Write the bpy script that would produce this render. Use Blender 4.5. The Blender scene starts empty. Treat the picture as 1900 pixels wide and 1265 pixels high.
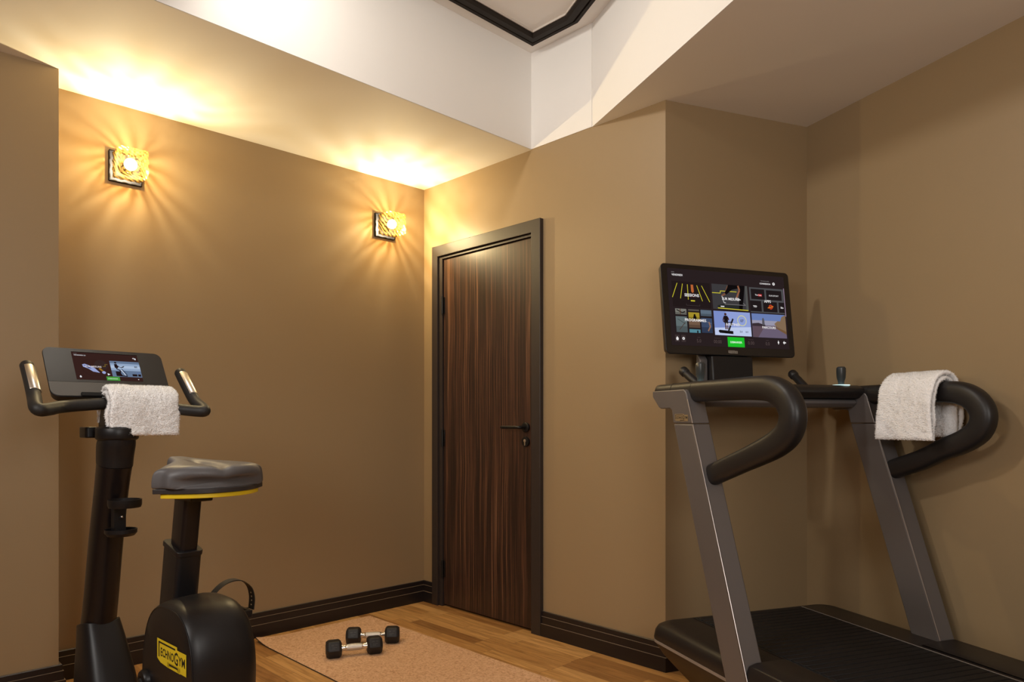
import bpy, bmesh, math, random
from mathutils import Vector, Matrix, noise
random.seed(7)
SC = bpy.context.scene
COL = SC.collection
PI = math.pi

# ------------------------------------------------------------------ materials
def srgb(r, g, b):
    def f(c):
        c /= 255.0
        return c / 12.92 if c <= 0.04045 else ((c + 0.055) / 1.055) ** 2.4
    return (f(r), f(g), f(b), 1.0)

def new_mat(name):
    m = bpy.data.materials.new(name); m.use_nodes = True
    nt = m.node_tree; nt.nodes.clear()
    out = nt.nodes.new('ShaderNodeOutputMaterial')
    return m, nt, out

def N(nt, kind, **kw):
    n = nt.nodes.new('ShaderNode' + kind)
    for k, v in kw.items(): setattr(n, k, v)
    return n

def principled(name, col, rough=0.5, metal=0.0, spec=0.5, bump=0.0, bscale=200.0, var=0.0, vscale=6.0, coat=0.0, rvar=0.0):
    m, nt, out = new_mat(name)
    p = N(nt, 'BsdfPrincipled')
    p.inputs['Base Color'].default_value = col
    p.inputs['Roughness'].default_value = rough
    p.inputs['Metallic'].default_value = metal
    p.inputs['Specular IOR Level'].default_value = spec
    p.inputs['Coat Weight'].default_value = coat
    nt.links.new(p.outputs[0], out.inputs[0])
    tc = N(nt, 'TexCoord')
    if var > 0:
        nz = N(nt, 'TexNoise'); nz.inputs['Scale'].default_value = vscale; nz.inputs['Detail'].default_value = 4
        nt.links.new(tc.outputs['Object'], nz.inputs['Vector'])
        mx = N(nt, 'MixRGB'); mx.inputs[1].default_value = tuple(c * (1 - var) for c in col[:3]) + (1,)
        mx.inputs[2].default_value = tuple(min(1, c * (1 + var)) for c in col[:3]) + (1,)
        nt.links.new(nz.outputs['Fac'], mx.inputs[0]); nt.links.new(mx.outputs[0], p.inputs['Base Color'])
    if rvar > 0:
        nz = N(nt, 'TexNoise'); nz.inputs['Scale'].default_value = vscale * 3
        nt.links.new(tc.outputs['Object'], nz.inputs['Vector'])
        mr = N(nt, 'MapRange'); mr.inputs['To Min'].default_value = rough - rvar; mr.inputs['To Max'].default_value = rough + rvar
        nt.links.new(nz.outputs['Fac'], mr.inputs['Value']); nt.links.new(mr.outputs[0], p.inputs['Roughness'])
    if bump > 0:
        nb = N(nt, 'TexNoise'); nb.inputs['Scale'].default_value = bscale; nb.inputs['Detail'].default_value = 3
        nt.links.new(tc.outputs['Object'], nb.inputs['Vector'])
        bp = N(nt, 'Bump'); bp.inputs['Strength'].default_value = bump; bp.inputs['Distance'].default_value = 0.002
        nt.links.new(nb.outputs['Fac'], bp.inputs['Height']); nt.links.new(bp.outputs[0], p.inputs['Normal'])
    return m

_em = {}
def emit(col, s=1.0):
    key = (col, s)
    if key in _em: return _em[key]
    m, nt, out = new_mat('screen_light_%d' % len(_em))
    e = N(nt, 'Emission'); e.inputs[0].default_value = srgb(*col); e.inputs[1].default_value = s
    nt.links.new(e.outputs[0], out.inputs[0])
    _em[key] = m
    return m

M = {}
M['wall'] = principled('tan_wall_paint', (0.310, 0.219, 0.120, 1), 0.42, spec=0.35, bump=0.05, bscale=320, var=0.03, vscale=1.5)
M['ceil'] = principled('white_ceiling_paint', (0.83, 0.805, 0.775, 1), 0.7, spec=0.25, bump=0.03, bscale=300, var=0.02, vscale=2)
M['frame'] = principled('dark_brown_lacquer', (0.030, 0.021, 0.018, 1), 0.48, spec=0.5, var=0.1, vscale=8)
M['trimdark'] = principled('dark_ceiling_moulding', (0.016, 0.011, 0.008, 1), 0.6, spec=0.2, var=0.1, vscale=8)
M['base'] = principled('near_black_baseboard_paint', (0.014, 0.010, 0.010, 1), 0.32, spec=0.45, var=0.1, vscale=8)
M['black_metal'] = principled('black_metal', (0.012, 0.011, 0.011, 1), 0.38, metal=0.4, spec=0.5, rvar=0.04)
M['plate'] = principled('matte_bronze_plate', (0.004, 0.003, 0.0025, 1), 0.6, spec=0.12, var=0.05)
M['black_plastic'] = principled('satin_black_plastic', (0.010, 0.009, 0.010, 1), 0.38, spec=0.36, bump=0.06, bscale=900)
M['gloss_black'] = principled('gloss_black_column', (0.008, 0.006, 0.007, 1), 0.3, spec=0.35)
M['rubber'] = principled('black_rubber_grip', (0.017, 0.016, 0.016, 1), 0.5, spec=0.4, bump=0.15, bscale=1200)
M['rail'] = principled('soft_black_rail', (0.014, 0.012, 0.012, 1), 0.42, spec=0.42, bump=0.08, bscale=1100)
M['gun'] = principled('gunmetal_paint', (0.150, 0.136, 0.134, 1), 0.42, metal=0.35, spec=0.5, bump=0.03, bscale=1500)
M['gun_edge'] = principled('edge_highlight_metal', (0.36, 0.32, 0.30, 1), 0.36, metal=1.0)  # pale metal for the highlight painted along the upright edges
M['stripe'] = principled('grey_side_stripe', (0.30, 0.27, 0.25, 1), 0.45, metal=0.3)
M['deck'] = principled('deck_cover_plastic', (0.014, 0.011, 0.011, 1), 0.36, spec=0.35, bump=0.08, bscale=900)
M['belt'] = principled('ribbed_rubber_belt', (0.010, 0.009, 0.010, 1), 0.55, spec=0.25, bump=0.3, bscale=700, var=0.3, vscale=60)
M['saddle'] = principled('saddle_vinyl', (0.085, 0.079, 0.082, 1), 0.45, spec=0.45, bump=0.06, bscale=700)
M['saddle_rim'] = principled('saddle_rim_plastic', (0.030, 0.026, 0.027, 1), 0.35)
M['yellow'] = principled('yellow_plastic', (0.72, 0.52, 0.015, 1), 0.4, var=0.02)
M['logo_yellow'] = principled('yellow_print', (0.78, 0.60, 0.02, 1), 0.5, var=0.02)
M['logo_black'] = principled('black_print', (0.01, 0.01, 0.01, 1), 0.5, var=0.02)
M['logo_grey'] = principled('grey_print', (0.42, 0.38, 0.33, 1), 0.4, metal=0.3)
M['logo_bronze'] = principled('bronze_print', (0.36, 0.27, 0.15, 1), 0.4, metal=0.4)
M['chrome'] = principled('chrome', (0.82, 0.80, 0.78, 1), 0.16, metal=1.0, bump=0.0)
M['brushed'] = principled('brushed_steel', (0.75, 0.72, 0.68, 1), 0.3, metal=1.0, bump=0.1, bscale=400)
M['knurl'] = principled('knurled_chrome', (0.80, 0.79, 0.78, 1), 0.3, metal=1.0, bump=0.8, bscale=900)
M['glass_black'] = principled('black_screen_glass', (0.016, 0.013, 0.012, 1), 0.12, spec=0.5)
M['console_face'] = principled('console_dark_glass', (0.020, 0.017, 0.014, 1), 0.34, spec=0.35)
M['console_low'] = principled('console_grey_plastic', (0.060, 0.053, 0.045, 1), 0.4, spec=0.5)
M['hex'] = principled('dumbbell_rubber', (0.014, 0.012, 0.012, 1), 0.48, spec=0.4, bump=0.15, bscale=500)
M['hex_print'] = principled('dumbbell_raised_mark', (0.032, 0.026, 0.025, 1), 0.4)
M['mat_black'] = principled('mat_rubber_underside', (0.012, 0.011, 0.011, 1), 0.6)
M['red'] = principled('red_plastic', (0.45, 0.01, 0.015, 1), 0.4)
M['towel'] = principled('white_terry', (0.95, 0.94, 0.94, 1), 0.95, spec=0.1, bump=0.15, bscale=400)
M['bluish'] = principled('grey_translucent_plastic', (0.035, 0.040, 0.042, 1), 0.3)
M['dark_hole'] = principled('dark_cavity', (0.004, 0.004, 0.004, 1), 0.9)
M['seal'] = principled('white_line', (0.55, 0.50, 0.45, 1), 0.6)
M['ledge'] = principled('pale_baseboard_ledge', (0.16, 0.115, 0.08, 1), 0.5)  # paler tan for the step ledges and top edge

def mat_floor():
    m, nt, out = new_mat('oak_parquet'); L = nt.links
    p = N(nt, 'BsdfPrincipled'); L.new(p.outputs[0], out.inputs[0])
    tc = N(nt, 'TexCoord')
    mp = N(nt, 'Mapping'); mp.inputs['Rotation'].default_value = (0, 0, 0); L.new(tc.outputs['Object'], mp.inputs['Vector'])
    br = N(nt, 'TexBrick'); br.offset = 0.37; br.offset_frequency = 1; br.squash = 0.72; br.squash_frequency = 3
    br.inputs['Scale'].default_value = 1.0
    br.inputs['Brick Width'].default_value = 0.52; br.inputs['Row Height'].default_value = 0.069
    br.inputs['Mortar Size'].default_value = 0.0009; br.inputs['Mortar Smooth'].default_value = 0.3
    br.inputs['Bias'].default_value = 0.0
    br.inputs['Color1'].default_value = (0, 0, 0, 1); br.inputs['Color2'].default_value = (1, 1, 1, 1); br.inputs['Mortar'].default_value = (0.5, 0.5, 0.5, 1)
    L.new(mp.outputs[0], br.inputs['Vector'])
    cr = N(nt, 'ValToRGB'); e = cr.color_ramp.elements
    e[0].color = (0.31, 0.150, 0.050, 1); e[1].color = (0.66, 0.38, 0.145, 1)
    for pos, c in ((0.22, (0.47, 0.240, 0.080, 1)), (0.6, (0.55, 0.300, 0.105, 1))):
        k = e.new(pos); k.color = c
    L.new(br.outputs['Color'], cr.inputs['Fac'])
    # grain: stretched noise, shifted per plank
    sc = N(nt, 'VectorMath', operation='MULTIPLY'); sc.inputs[1].default_value = (2.2, 26, 1); L.new(tc.outputs['Object'], sc.inputs[0])
    ad = N(nt, 'VectorMath', operation='MULTIPLY_ADD'); L.new(br.outputs['Color'], ad.inputs[0]); ad.inputs[1].default_value = (13, 17, 5); L.new(sc.outputs[0], ad.inputs[2])
    g = N(nt, 'TexNoise'); g.inputs['Scale'].default_value = 1.5; g.inputs['Detail'].default_value = 7; g.inputs['Roughness'].default_value = 0.62; g.inputs['Distortion'].default_value = 1.1
    L.new(ad.outputs[0], g.inputs['Vector'])
    gr = N(nt, 'ValToRGB'); gr.color_ramp.elements[0].position = 0.32; gr.color_ramp.elements[0].color = (0.60, 0.52, 0.42, 1)
    gr.color_ramp.elements[1].position = 0.62; gr.color_ramp.elements[1].color = (1.08, 1.06, 1.02, 1)
    L.new(g.outputs['Fac'], gr.inputs['Fac'])
    mx = N(nt, 'MixRGB', blend_type='MULTIPLY'); mx.inputs[0].default_value = 0.9; L.new(cr.outputs[0], mx.inputs[1]); L.new(gr.outputs[0], mx.inputs[2])
    m2 = N(nt, 'MixRGB'); L.new(br.outputs['Fac'], m2.inputs[0]); L.new(mx.outputs[0], m2.inputs[1]); m2.inputs[2].default_value = (0.16, 0.08, 0.03, 1)
    L.new(m2.outputs[0], p.inputs['Base Color'])
    p.inputs['Roughness'].default_value = 0.36; p.inputs['Specular IOR Level'].default_value = 0.4
    bp = N(nt, 'Bump'); bp.inputs['Strength'].default_value = 0.12; bp.inputs['Distance'].default_value = 0.001; L.new(g.outputs['Fac'], bp.inputs['Height']); L.new(bp.outputs[0], p.inputs['Normal'])
    return m
M['floor'] = mat_floor()

def mat_door():
    m, nt, out = new_mat('macassar_veneer'); L = nt.links
    p = N(nt, 'BsdfPrincipled'); L.new(p.outputs[0], out.inputs[0])
    tc = N(nt, 'TexCoord')
    # slow waviness of the grain
    wv = N(nt, 'TexNoise'); wv.inputs['Scale'].default_value = 1.7; wv.inputs['Detail'].default_value = 2; L.new(tc.outputs['Object'], wv.inputs['Vector'])
    sb = N(nt, 'VectorMath', operation='MULTIPLY_ADD'); L.new(wv.outputs['Color'], sb.inputs[0]); sb.inputs[1].default_value = (0.035, 0, 0); L.new(tc.outputs['Object'], sb.inputs[2])
    sc = N(nt, 'VectorMath', operation='MULTIPLY'); sc.inputs[1].default_value = (118, 1, 0.9); L.new(sb.outputs[0], sc.inputs[0])
    n1 = N(nt, 'TexNoise'); n1.inputs['Scale'].default_value = 1.0; n1.inputs['Detail'].default_value = 5; n1.inputs['Roughness'].default_value = 0.7; L.new(sc.outputs[0], n1.inputs['Vector'])
    s2 = N(nt, 'VectorMath', operation='MULTIPLY'); s2.inputs[1].default_value = (18, 1, 0.8); L.new(sb.outputs[0], s2.inputs[0])
    n2 = N(nt, 'TexNoise'); n2.inputs['Scale'].default_value = 1.0; n2.inputs['Detail'].default_value = 3; L.new(s2.outputs[0], n2.inputs['Vector'])
    mx = N(nt, 'Math', operation='MULTIPLY_ADD'); L.new(n2.outputs['Fac'], mx.inputs[0]); mx.inputs[1].default_value = 0.35; L.new(n1.outputs['Fac'], mx.inputs[2])
    cr = N(nt, 'ValToRGB'); e = cr.color_ramp.elements
    e[0].position = 0.56; e[0].color = (0.016, 0.009, 0.007, 1)
    e[1].position = 0.84; e[1].color = (0.170, 0.088, 0.050, 1)
    k = e.new(0.67); k.color = (0.038, 0.018, 0.012, 1)
    k = e.new(0.76); k.color = (0.088, 0.038, 0.021, 1)
    L.new(mx.outputs[0], cr.inputs['Fac']); L.new(cr.outputs[0], p.inputs['Base Color'])
    p.inputs['Roughness'].default_value = 0.36; p.inputs['Specular IOR Level'].default_value = 0.5
    bp = N(nt, 'Bump'); bp.inputs['Strength'].default_value = 0.1; bp.inputs['Distance'].default_value = 0.0006; L.new(n1.outputs['Fac'], bp.inputs['Height']); L.new(bp.outputs[0], p.inputs['Normal'])
    return m
M['door'] = mat_door()

def mat_cork():
    m, nt, out = new_mat('cork'); L = nt.links
    p = N(nt, 'BsdfPrincipled'); L.new(p.outputs[0], out.inputs[0])
    tc = N(nt, 'TexCoord')
    v = N(nt, 'TexVoronoi'); v.inputs['Scale'].default_value = 170; L.new(tc.outputs['Object'], v.inputs['Vector'])
    n = N(nt, 'TexNoise'); n.inputs['Scale'].default_value = 95; n.inputs['Detail'].default_value = 4; L.new(tc.outputs['Object'], n.inputs['Vector'])
    sp = N(nt, 'SeparateColor'); L.new(v.outputs['Color'], sp.inputs[0])
    a = N(nt, 'Math', operation='MULTIPLY_ADD'); L.new(sp.outputs[0], a.inputs[0]); a.inputs[1].default_value = 0.45; L.new(n.outputs['Fac'], a.inputs[2])
    cr = N(nt, 'ValToRGB'); e = cr.color_ramp.elements
    e[0].position = 0.38; e[0].color = (0.42, 0.225, 0.115, 1); e[1].position = 0.95; e[1].color = (0.72, 0.45, 0.27, 1)
    k = e.new(0.55); k.color = (0.58, 0.335, 0.185, 1)
    L.new(a.outputs[0], cr.inputs['Fac']); L.new(cr.outputs[0], p.inputs['Base Color'])
    p.inputs['Roughness'].default_value = 0.8; p.inputs['Specular IOR Level'].default_value = 0.2
    bp = N(nt, 'Bump'); bp.inputs['Strength'].default_value = 0.25; bp.inputs['Distance'].default_value = 0.001; L.new(a.outputs[0], bp.inputs['Height']); L.new(bp.outputs[0], p.inputs['Normal'])
    return m
M['cork'] = mat_cork()

GLOW = 0.009
def mat_amber(side):
    """pressed amber glass: clear between the ribs, frosted on them"""
    m, nt, out = new_mat('amber_pressed_glass_' + ('ribbed' if side else 'pebbled')); L = nt.links
    tc = N(nt, 'TexCoord')
    if side:
        w = N(nt, 'TexWave', wave_type='BANDS', bands_direction='DIAGONAL'); w.inputs['Scale'].default_value = 22; w.inputs['Distortion'].default_value = 4.5; w.inputs['Detail'].default_value = 1.5; w.inputs['Detail Scale'].default_value = 1.2
        L.new(tc.outputs['Object'], w.inputs['Vector']); src = w.outputs['Fac']
    else:
        v = N(nt, 'TexVoronoi'); v.inputs['Scale'].default_value = 85; L.new(tc.outputs['Object'], v.inputs['Vector']); src = v.outputs['Distance']
    cr = N(nt, 'ValToRGB'); cr.color_ramp.elements[0].position = 0.3; cr.color_ramp.elements[1].position = 0.7
    L.new(src, cr.inputs['Fac'])
    tr = N(nt, 'BsdfTransparent')
    ct = N(nt, 'MixRGB'); L.new(cr.outputs[0], ct.inputs[0]); ct.inputs[1].default_value = (0.70, 0.57, 0.34, 1); ct.inputs[2].default_value = (1.0, 0.95, 0.82, 1)
    # tint painted darker towards the wall side to dim the light falling there
    sx = N(nt, 'SeparateXYZ'); L.new(tc.outputs['Object'], sx.inputs[0])
    gx = N(nt, 'MapRange'); gx.interpolation_type = 'SMOOTHSTEP'; L.new(sx.outputs['X'], gx.inputs['Value'])
    gx.inputs['From Min'].default_value = 0.020; gx.inputs['From Max'].default_value = 0.092
    c1 = N(nt, 'MixRGB'); L.new(gx.outputs[0], c1.inputs[0]); c1.inputs[1].default_value = (0.66, 0.55, 0.34, 1); c1.inputs[2].default_value = (0.88, 0.80, 0.62, 1); L.new(c1.outputs[0], ct.inputs[1])
    th = N(nt, 'MixRGB'); th.inputs[1].default_value = (0.36, 0.32, 0.24, 1); th.inputs[2].default_value = (1, 1, 1, 1); L.new(gx.outputs[0], th.inputs[0])
    tm_ = N(nt, 'MixRGB', blend_type='MULTIPLY'); tm_.inputs[0].default_value = 1; L.new(ct.outputs[0], tm_.inputs[1]); L.new(th.outputs[0], tm_.inputs[2])
    L.new(tm_.outputs[0], tr.inputs[0])
    tl = N(nt, 'BsdfTranslucent'); tl.inputs[0].default_value = (0.98, 0.56, 0.15, 1)
    gl = N(nt, 'BsdfGlossy'); gl.inputs[0].default_value = (1, 0.90, 0.7, 1); gl.inputs[1].default_value = 0.15
    df = N(nt, 'BsdfDiffuse'); df.inputs[0].default_value = (0.95, 0.50, 0.13, 1)
    a = N(nt, 'MixShader'); a.inputs[0].default_value = 0.5; L.new(df.outputs[0], a.inputs[1]); L.new(tl.outputs[0], a.inputs[2])
    mr = N(nt, 'MapRange'); L.new(cr.outputs[0], mr.inputs['Value']); mr.inputs['To Min'].default_value = 1 - GLOW * 3.2; mr.inputs['To Max'].default_value = 1 - GLOW * 0.15
    b = N(nt, 'MixShader'); L.new(mr.outputs[0], b.inputs[0]); L.new(a.outputs[0], b.inputs[1]); L.new(tr.outputs[0], b.inputs[2])
    c = N(nt, 'MixShader'); c.inputs[0].default_value = 0.03; L.new(b.outputs[0], c.inputs[1]); L.new(gl.outputs[0], c.inputs[2])
    bp = N(nt, 'Bump'); bp.inputs['Strength'].default_value = 0.8; bp.inputs['Distance'].default_value = 0.004; L.new(src, bp.inputs['Height'])
    for s_ in (tl, gl, df): L.new(bp.outputs[0], s_.inputs['Normal'])
    L.new(c.outputs[0], out.inputs[0])
    return m
M['amber_side'] = mat_amber(True); M['amber_front'] = mat_amber(False)

def mat_bulb():
    m, nt, out = new_mat('lit_bulb'); L = nt.links
    e = N(nt, 'Emission'); e.inputs[0].default_value = (1, 0.86, 0.58, 1); e.inputs[1].default_value = 14
    t = N(nt, 'BsdfTransparent')
    x = N(nt, 'MixShader'); x.inputs[0].default_value = 0.72; L.new(e.outputs[0], x.inputs[1]); L.new(t.outputs[0], x.inputs[2]); L.new(x.outputs[0], out.inputs[0])
    return m
M['bulb'] = mat_bulb()

# ------------------------------------------------------------------ mesh helpers
def finish(name, bm, mats, parent=None, angle=35, bevel=0.0, bseg=2, subd=0, solid=0.0, loc=None, fix=True):
    me = bpy.data.meshes.new(name)
    if fix: bmesh.ops.recalc_face_normals(bm, faces=bm.faces)
    bm.to_mesh(me); bm.free()
    if not isinstance(mats, (list, tuple)): mats = [mats]
    for m in mats: me.materials.append(m)
    for p in me.polygons: p.use_smooth = True
    me.set_sharp_from_angle(angle=math.radians(angle))
    o = bpy.data.objects.new(name, me); COL.objects.link(o)
    if parent: o.parent = parent
    if loc: o.location = loc
    if solid: md = o.modifiers.new('t', 'SOLIDIFY'); md.thickness = solid; md.use_rim = False
    if bevel:
        md = o.modifiers.new('b', 'BEVEL'); md.width = bevel; md.segments = bseg; md.limit_method = 'ANGLE'; md.angle_limit = math.radians(30)
        md.harden_normals = False
    if subd: md = o.modifiers.new('s', 'SUBSURF'); md.levels = subd; md.render_levels = subd
    return o

def tag(o, label=None, cat=None, group=None, kind=None):
    if label: o['label'] = label
    if cat: o['category'] = cat
    if group: o['group'] = group
    if kind: o['kind'] = kind
    return o

def empty(name, loc, rz=0.0):
    o = bpy.data.objects.new(name, None); COL.objects.link(o)
    o.location = loc; o.rotation_euler = (0, 0, rz); o.empty_display_size = 0.1
    return o

def box(bm, c, s, rot=None, mi=0):
    vs = []
    for dx in (-.5, .5):
        for dy in (-.5, .5):
            for dz in (-.5, .5):
                v = Vector((dx * s[0], dy * s[1], dz * s[2]))
                if rot: v = rot @ v
                vs.append(bm.verts.new(v + Vector(c)))
    for f in ((0, 1, 3, 2), (4, 6, 7, 5), (0, 4, 5, 1), (2, 3, 7, 6), (0, 2, 6, 4), (1, 5, 7, 3)):
        bm.faces.new([vs[i] for i in f]).material_index = mi

def ring(bm, pts): return [bm.verts.new(p) for p in pts]

def skin(bm, rings, cap=True, mi=0, closed=True):
    n = len(rings[0])
    for a, b in zip(rings[:-1], rings[1:]):
        for i in range(n if closed else n - 1):
            j = (i + 1) % n
            bm.faces.new((a[i], a[j], b[j], b[i])).material_index = mi
    if cap:
        bm.faces.new(rings[0][::-1]).material_index = mi
        bm.faces.new(rings[-1]).material_index = mi

def superell(a, b, n, ex=2.0, rot=0.0):
    out = []
    for i in range(n):
        t = 2 * PI * i / n + rot
        c, s = math.cos(t), math.sin(t)
        out.append((a * math.copysign(abs(c) ** (2 / ex), c), b * math.copysign(abs(s) ** (2 / ex), s)))
    return out

def catmull(pts, k=6):
    P = [Vector(p) for p in pts]; P = [2 * P[0] - P[1]] + P + [2 * P[-1] - P[-2]]
    out = []
    for i in range(1, len(P) - 2):
        for j in range(k):
            t = j / k; t2 = t * t; t3 = t2 * t
            out.append(0.5 * ((2 * P[i]) + (-P[i - 1] + P[i + 1]) * t + (2 * P[i - 1] - 5 * P[i] + 4 * P[i + 1] - P[i + 2]) * t2 + (-P[i - 1] + 3 * P[i] - 3 * P[i + 1] + P[i + 2]) * t3))
    out.append(P[-2]); return out

def sweep(bm, path, a, b=None, side=None, n=20, ex=2.0, dome=True, mi=0, scale=None):
    """tube along path; a = half size along the frame normal, b = half size along 'side'"""
    b = a if b is None else b
    path = [Vector(p) for p in path]
    T = []
    for i in range(len(path)):
        d = path[min(i + 1, len(path) - 1)] - path[max(i - 1, 0)]; T.append(d.normalized())
    rings = []
    prevn = None
    prof = superell(a, b, n, ex)
    frames = []
    for i, p in enumerate(path):
        t = T[i]
        if side is not None:
            s = Vector(side); nn = s.cross(t).normalized(); ss = t.cross(nn).normalized()
        else:
            if prevn is None:
                up = Vector((0, 0, 1)) if abs(t.z) < 0.9 else Vector((1, 0, 0)); nn = (up - t * up.dot(t)).normalized()
            else: nn = (prevn - t * prevn.dot(t)).normalized()
            prevn = nn; ss = t.cross(nn).normalized()
        frames.append((p, t, nn, ss))
    def mk(fr, off, k):
        p, t, nn, ss = fr
        return ring(bm, [p + t * off + nn * (x * k) + ss * (y * k) for x, y in prof])
    m = min(a, b)
    if dome:
        for ang in (80, 55, 30): rings.append(mk(frames[0], -m * math.sin(math.radians(ang)) * 0.55, math.cos(math.radians(ang))))
    for i, fr in enumerate(frames): rings.append(mk(fr, 0, scale[i] if scale else 1.0))
    if dome:
        for ang in (30, 55, 80): rings.append(mk(frames[-1], m * math.sin(math.radians(ang)) * 0.55, math.cos(math.radians(ang))))
    skin(bm, rings, True, mi)

def prism(bm, poly, y0, y1, mi=0, axis='y'):
    """poly in (x,z) extruded along y; axis='z': poly in (x,y) extruded along z; axis='x': poly in (y,z)"""
    def P(p, d):
        if axis == 'y': return (p[0], d, p[1])
        if axis == 'z': return (p[0], p[1], d)
        return (d, p[0], p[1])
    r0 = ring(bm, [P(p, y0) for p in poly]); r1 = ring(bm, [P(p, y1) for p in poly])
    skin(bm, [r0, r1], True, mi)

def cyl(bm, c, r, h, axis='z', n=28, r2=None, mi=0):
    r2 = r if r2 is None else r2
    def P(x, y, d):
        v = {'z': (x, y, d), 'y': (x, d, y), 'x': (d, x, y)}[axis]
        return Vector(c) + Vector(v)
    a = ring(bm, [P(r * math.cos(2 * PI * i / n), r * math.sin(2 * PI * i / n), -h / 2) for i in range(n)])
    b = ring(bm, [P(r2 * math.cos(2 * PI * i / n), r2 * math.sin(2 * PI * i / n), h / 2) for i in range(n)])
    skin(bm, [a, b], True, mi)

def lathe(bm, c, prof, axis='z', n=32, mi=0, mat=None):
    """open or closed profile of (r, h) spun round the axis"""
    rings = []
    for r, h in prof:
        pts = []
        for i in range(n):
            x, y = r * math.cos(2 * PI * i / n), r * math.sin(2 * PI * i / n)
            v = Vector({'z': (x, y, h), 'y': (x, h, y), 'x': (h, x, y)}[axis])
            if mat: v = mat @ v
            pts.append(Vector(c) + v)
        rings.append(ring(bm, pts))
    skin(bm, rings, True, mi)

def sphere(bm, c, r, n=20, sq=(1, 1, 1), mi=0):
    rings = []
    for k in range(1, n // 2):
        th = PI * k / (n // 2)
        rings.append(ring(bm, [Vector(c) + Vector((r * sq[0] * math.sin(th) * math.cos(2 * PI * i / n), r * sq[1] * math.sin(th) * math.sin(2 * PI * i / n), r * sq[2] * math.cos(th))) for i in range(n)]))
    skin(bm, rings, True, mi)

def rrect(x0, x1, y0, y1, r, k=5):
    out = []
    for cx, cy, a0 in ((x1 - r, y1 - r, 0), (x0 + r, y1 - r, 90), (x0 + r, y0 + r, 180), (x1 - r, y0 + r, 270)):
        for i in range(k + 1):
            a = math.radians(a0 + 90 * i / k); out.append((cx + r * math.cos(a), cy + r * math.sin(a)))
    return out

_txt = {}
def text_geo(s, bold=0.0):
    if (s, bold) in _txt: return _txt[(s, bold)]
    cu = bpy.data.curves.new('t', 'FONT'); cu.body = s; cu.size = 1.0; cu.resolution_u = 2; cu.offset = bold
    o = bpy.data.objects.new('t', cu); COL.objects.link(o)
    dg = bpy.context.evaluated_depsgraph_get(); dg.update()
    me = bpy.data.meshes.new_from_object(o.evaluated_get(dg))
    vs = [v.co.copy() for v in me.vertices]; fs = [list(p.vertices) for p in me.polygons]
    bpy.data.objects.remove(o); bpy.data.curves.remove(cu); bpy.data.meshes.remove(me)
    xs = [v.x for v in vs] or [0]; ys = [v.y for v in vs] or [0]
    g = ([(v.x - min(xs), v.y - min(ys)) for v in vs], fs, max(xs) - min(xs), max(ys) - min(ys))
    _txt[(s, bold)] = g; return g

class Flat:
    """flat artwork on a panel: u to the right, v down, both 0..1 over (w,h); layers stand 0.15 mm apart"""
    def __init__(s, org, U, V, Nn, w, h, lift=0.0004):
        s.o, s.U, s.V, s.N, s.w, s.h = Vector(org), Vector(U).normalized(), Vector(V).normalized(), Vector(Nn).normalized(), w, h
        s.lift = lift; s.begin()
    def begin(s): s.bm = bmesh.new(); s.mats = []
    def mi(s, m):
        if m not in s.mats: s.mats.append(m)
        return s.mats.index(m)
    def P(s, u, v, L): return s.o + s.U * (u * s.w) + s.V * (v * s.h) + s.N * (s.lift + L * 0.00018)
    def poly(s, pts, m, L=0):
        s.bm.faces.new([s.bm.verts.new(s.P(u, v, L)) for u, v in pts]).material_index = s.mi(m)
    def rect(s, u0, v0, u1, v1, m, L=0): s.poly([(u0, v0), (u1, v0), (u1, v1), (u0, v1)], m, L)
    def line(s, pts, wd, m, L=0):
        asp = s.h / s.w
        for a, b in zip(pts[:-1], pts[1:]):
            d = Vector((b[0] - a[0], (b[1] - a[1]) * asp)); 
            if d.length == 0: continue
            n = Vector((-d.y, d.x)).normalized() * wd / 2
            s.poly([(a[0] + n.x, a[1] + n.y / asp), (b[0] + n.x, b[1] + n.y / asp), (b[0] - n.x, b[1] - n.y / asp), (a[0] - n.x, a[1] - n.y / asp)], m, L)
    def disc(s, u, v, r, m, L=0, n=20, r_in=None):
        asp = s.w / s.h
        c = [(u + r * math.cos(2 * PI * i / n), v + r * asp * math.sin(2 * PI * i / n)) for i in range(n)]
        if r_in is None: s.poly(c, m, L)
        else:
            d = [(u + r_in * math.cos(2 * PI * i / n), v + r_in * asp * math.sin(2 * PI * i / n)) for i in range(n)]
            for i in range(n): s.poly([c[i], c[(i + 1) % n], d[(i + 1) % n], d[i]], m, L)
    def text(s, t, u, v, width, m, L=0, align='l', bold=0.02, height=None, sk=0.0):
        """v = baseline; width in u (or height in v)"""
        vs, fs, tw, th = text_geo(t, bold)
        k = width * s.w / tw
        ky = k if height is None else height * s.h / th
        off = {'l': 0, 'c': -width / 2, 'r': -width}[align]
        bv = [s.bm.verts.new(s.P(u + off + x * k / s.w + sk * y * ky / s.w, v - y * ky / s.h, L)) for x, y in vs]
        i = s.mi(m)
        for f in fs:
            try: s.bm.faces.new([bv[q] for q in f]).material_index = i
            except ValueError: pass
    def done(s, name, parent):
        o = finish(name, s.bm, s.mats, parent, fix=False); s.begin(); return o

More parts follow.
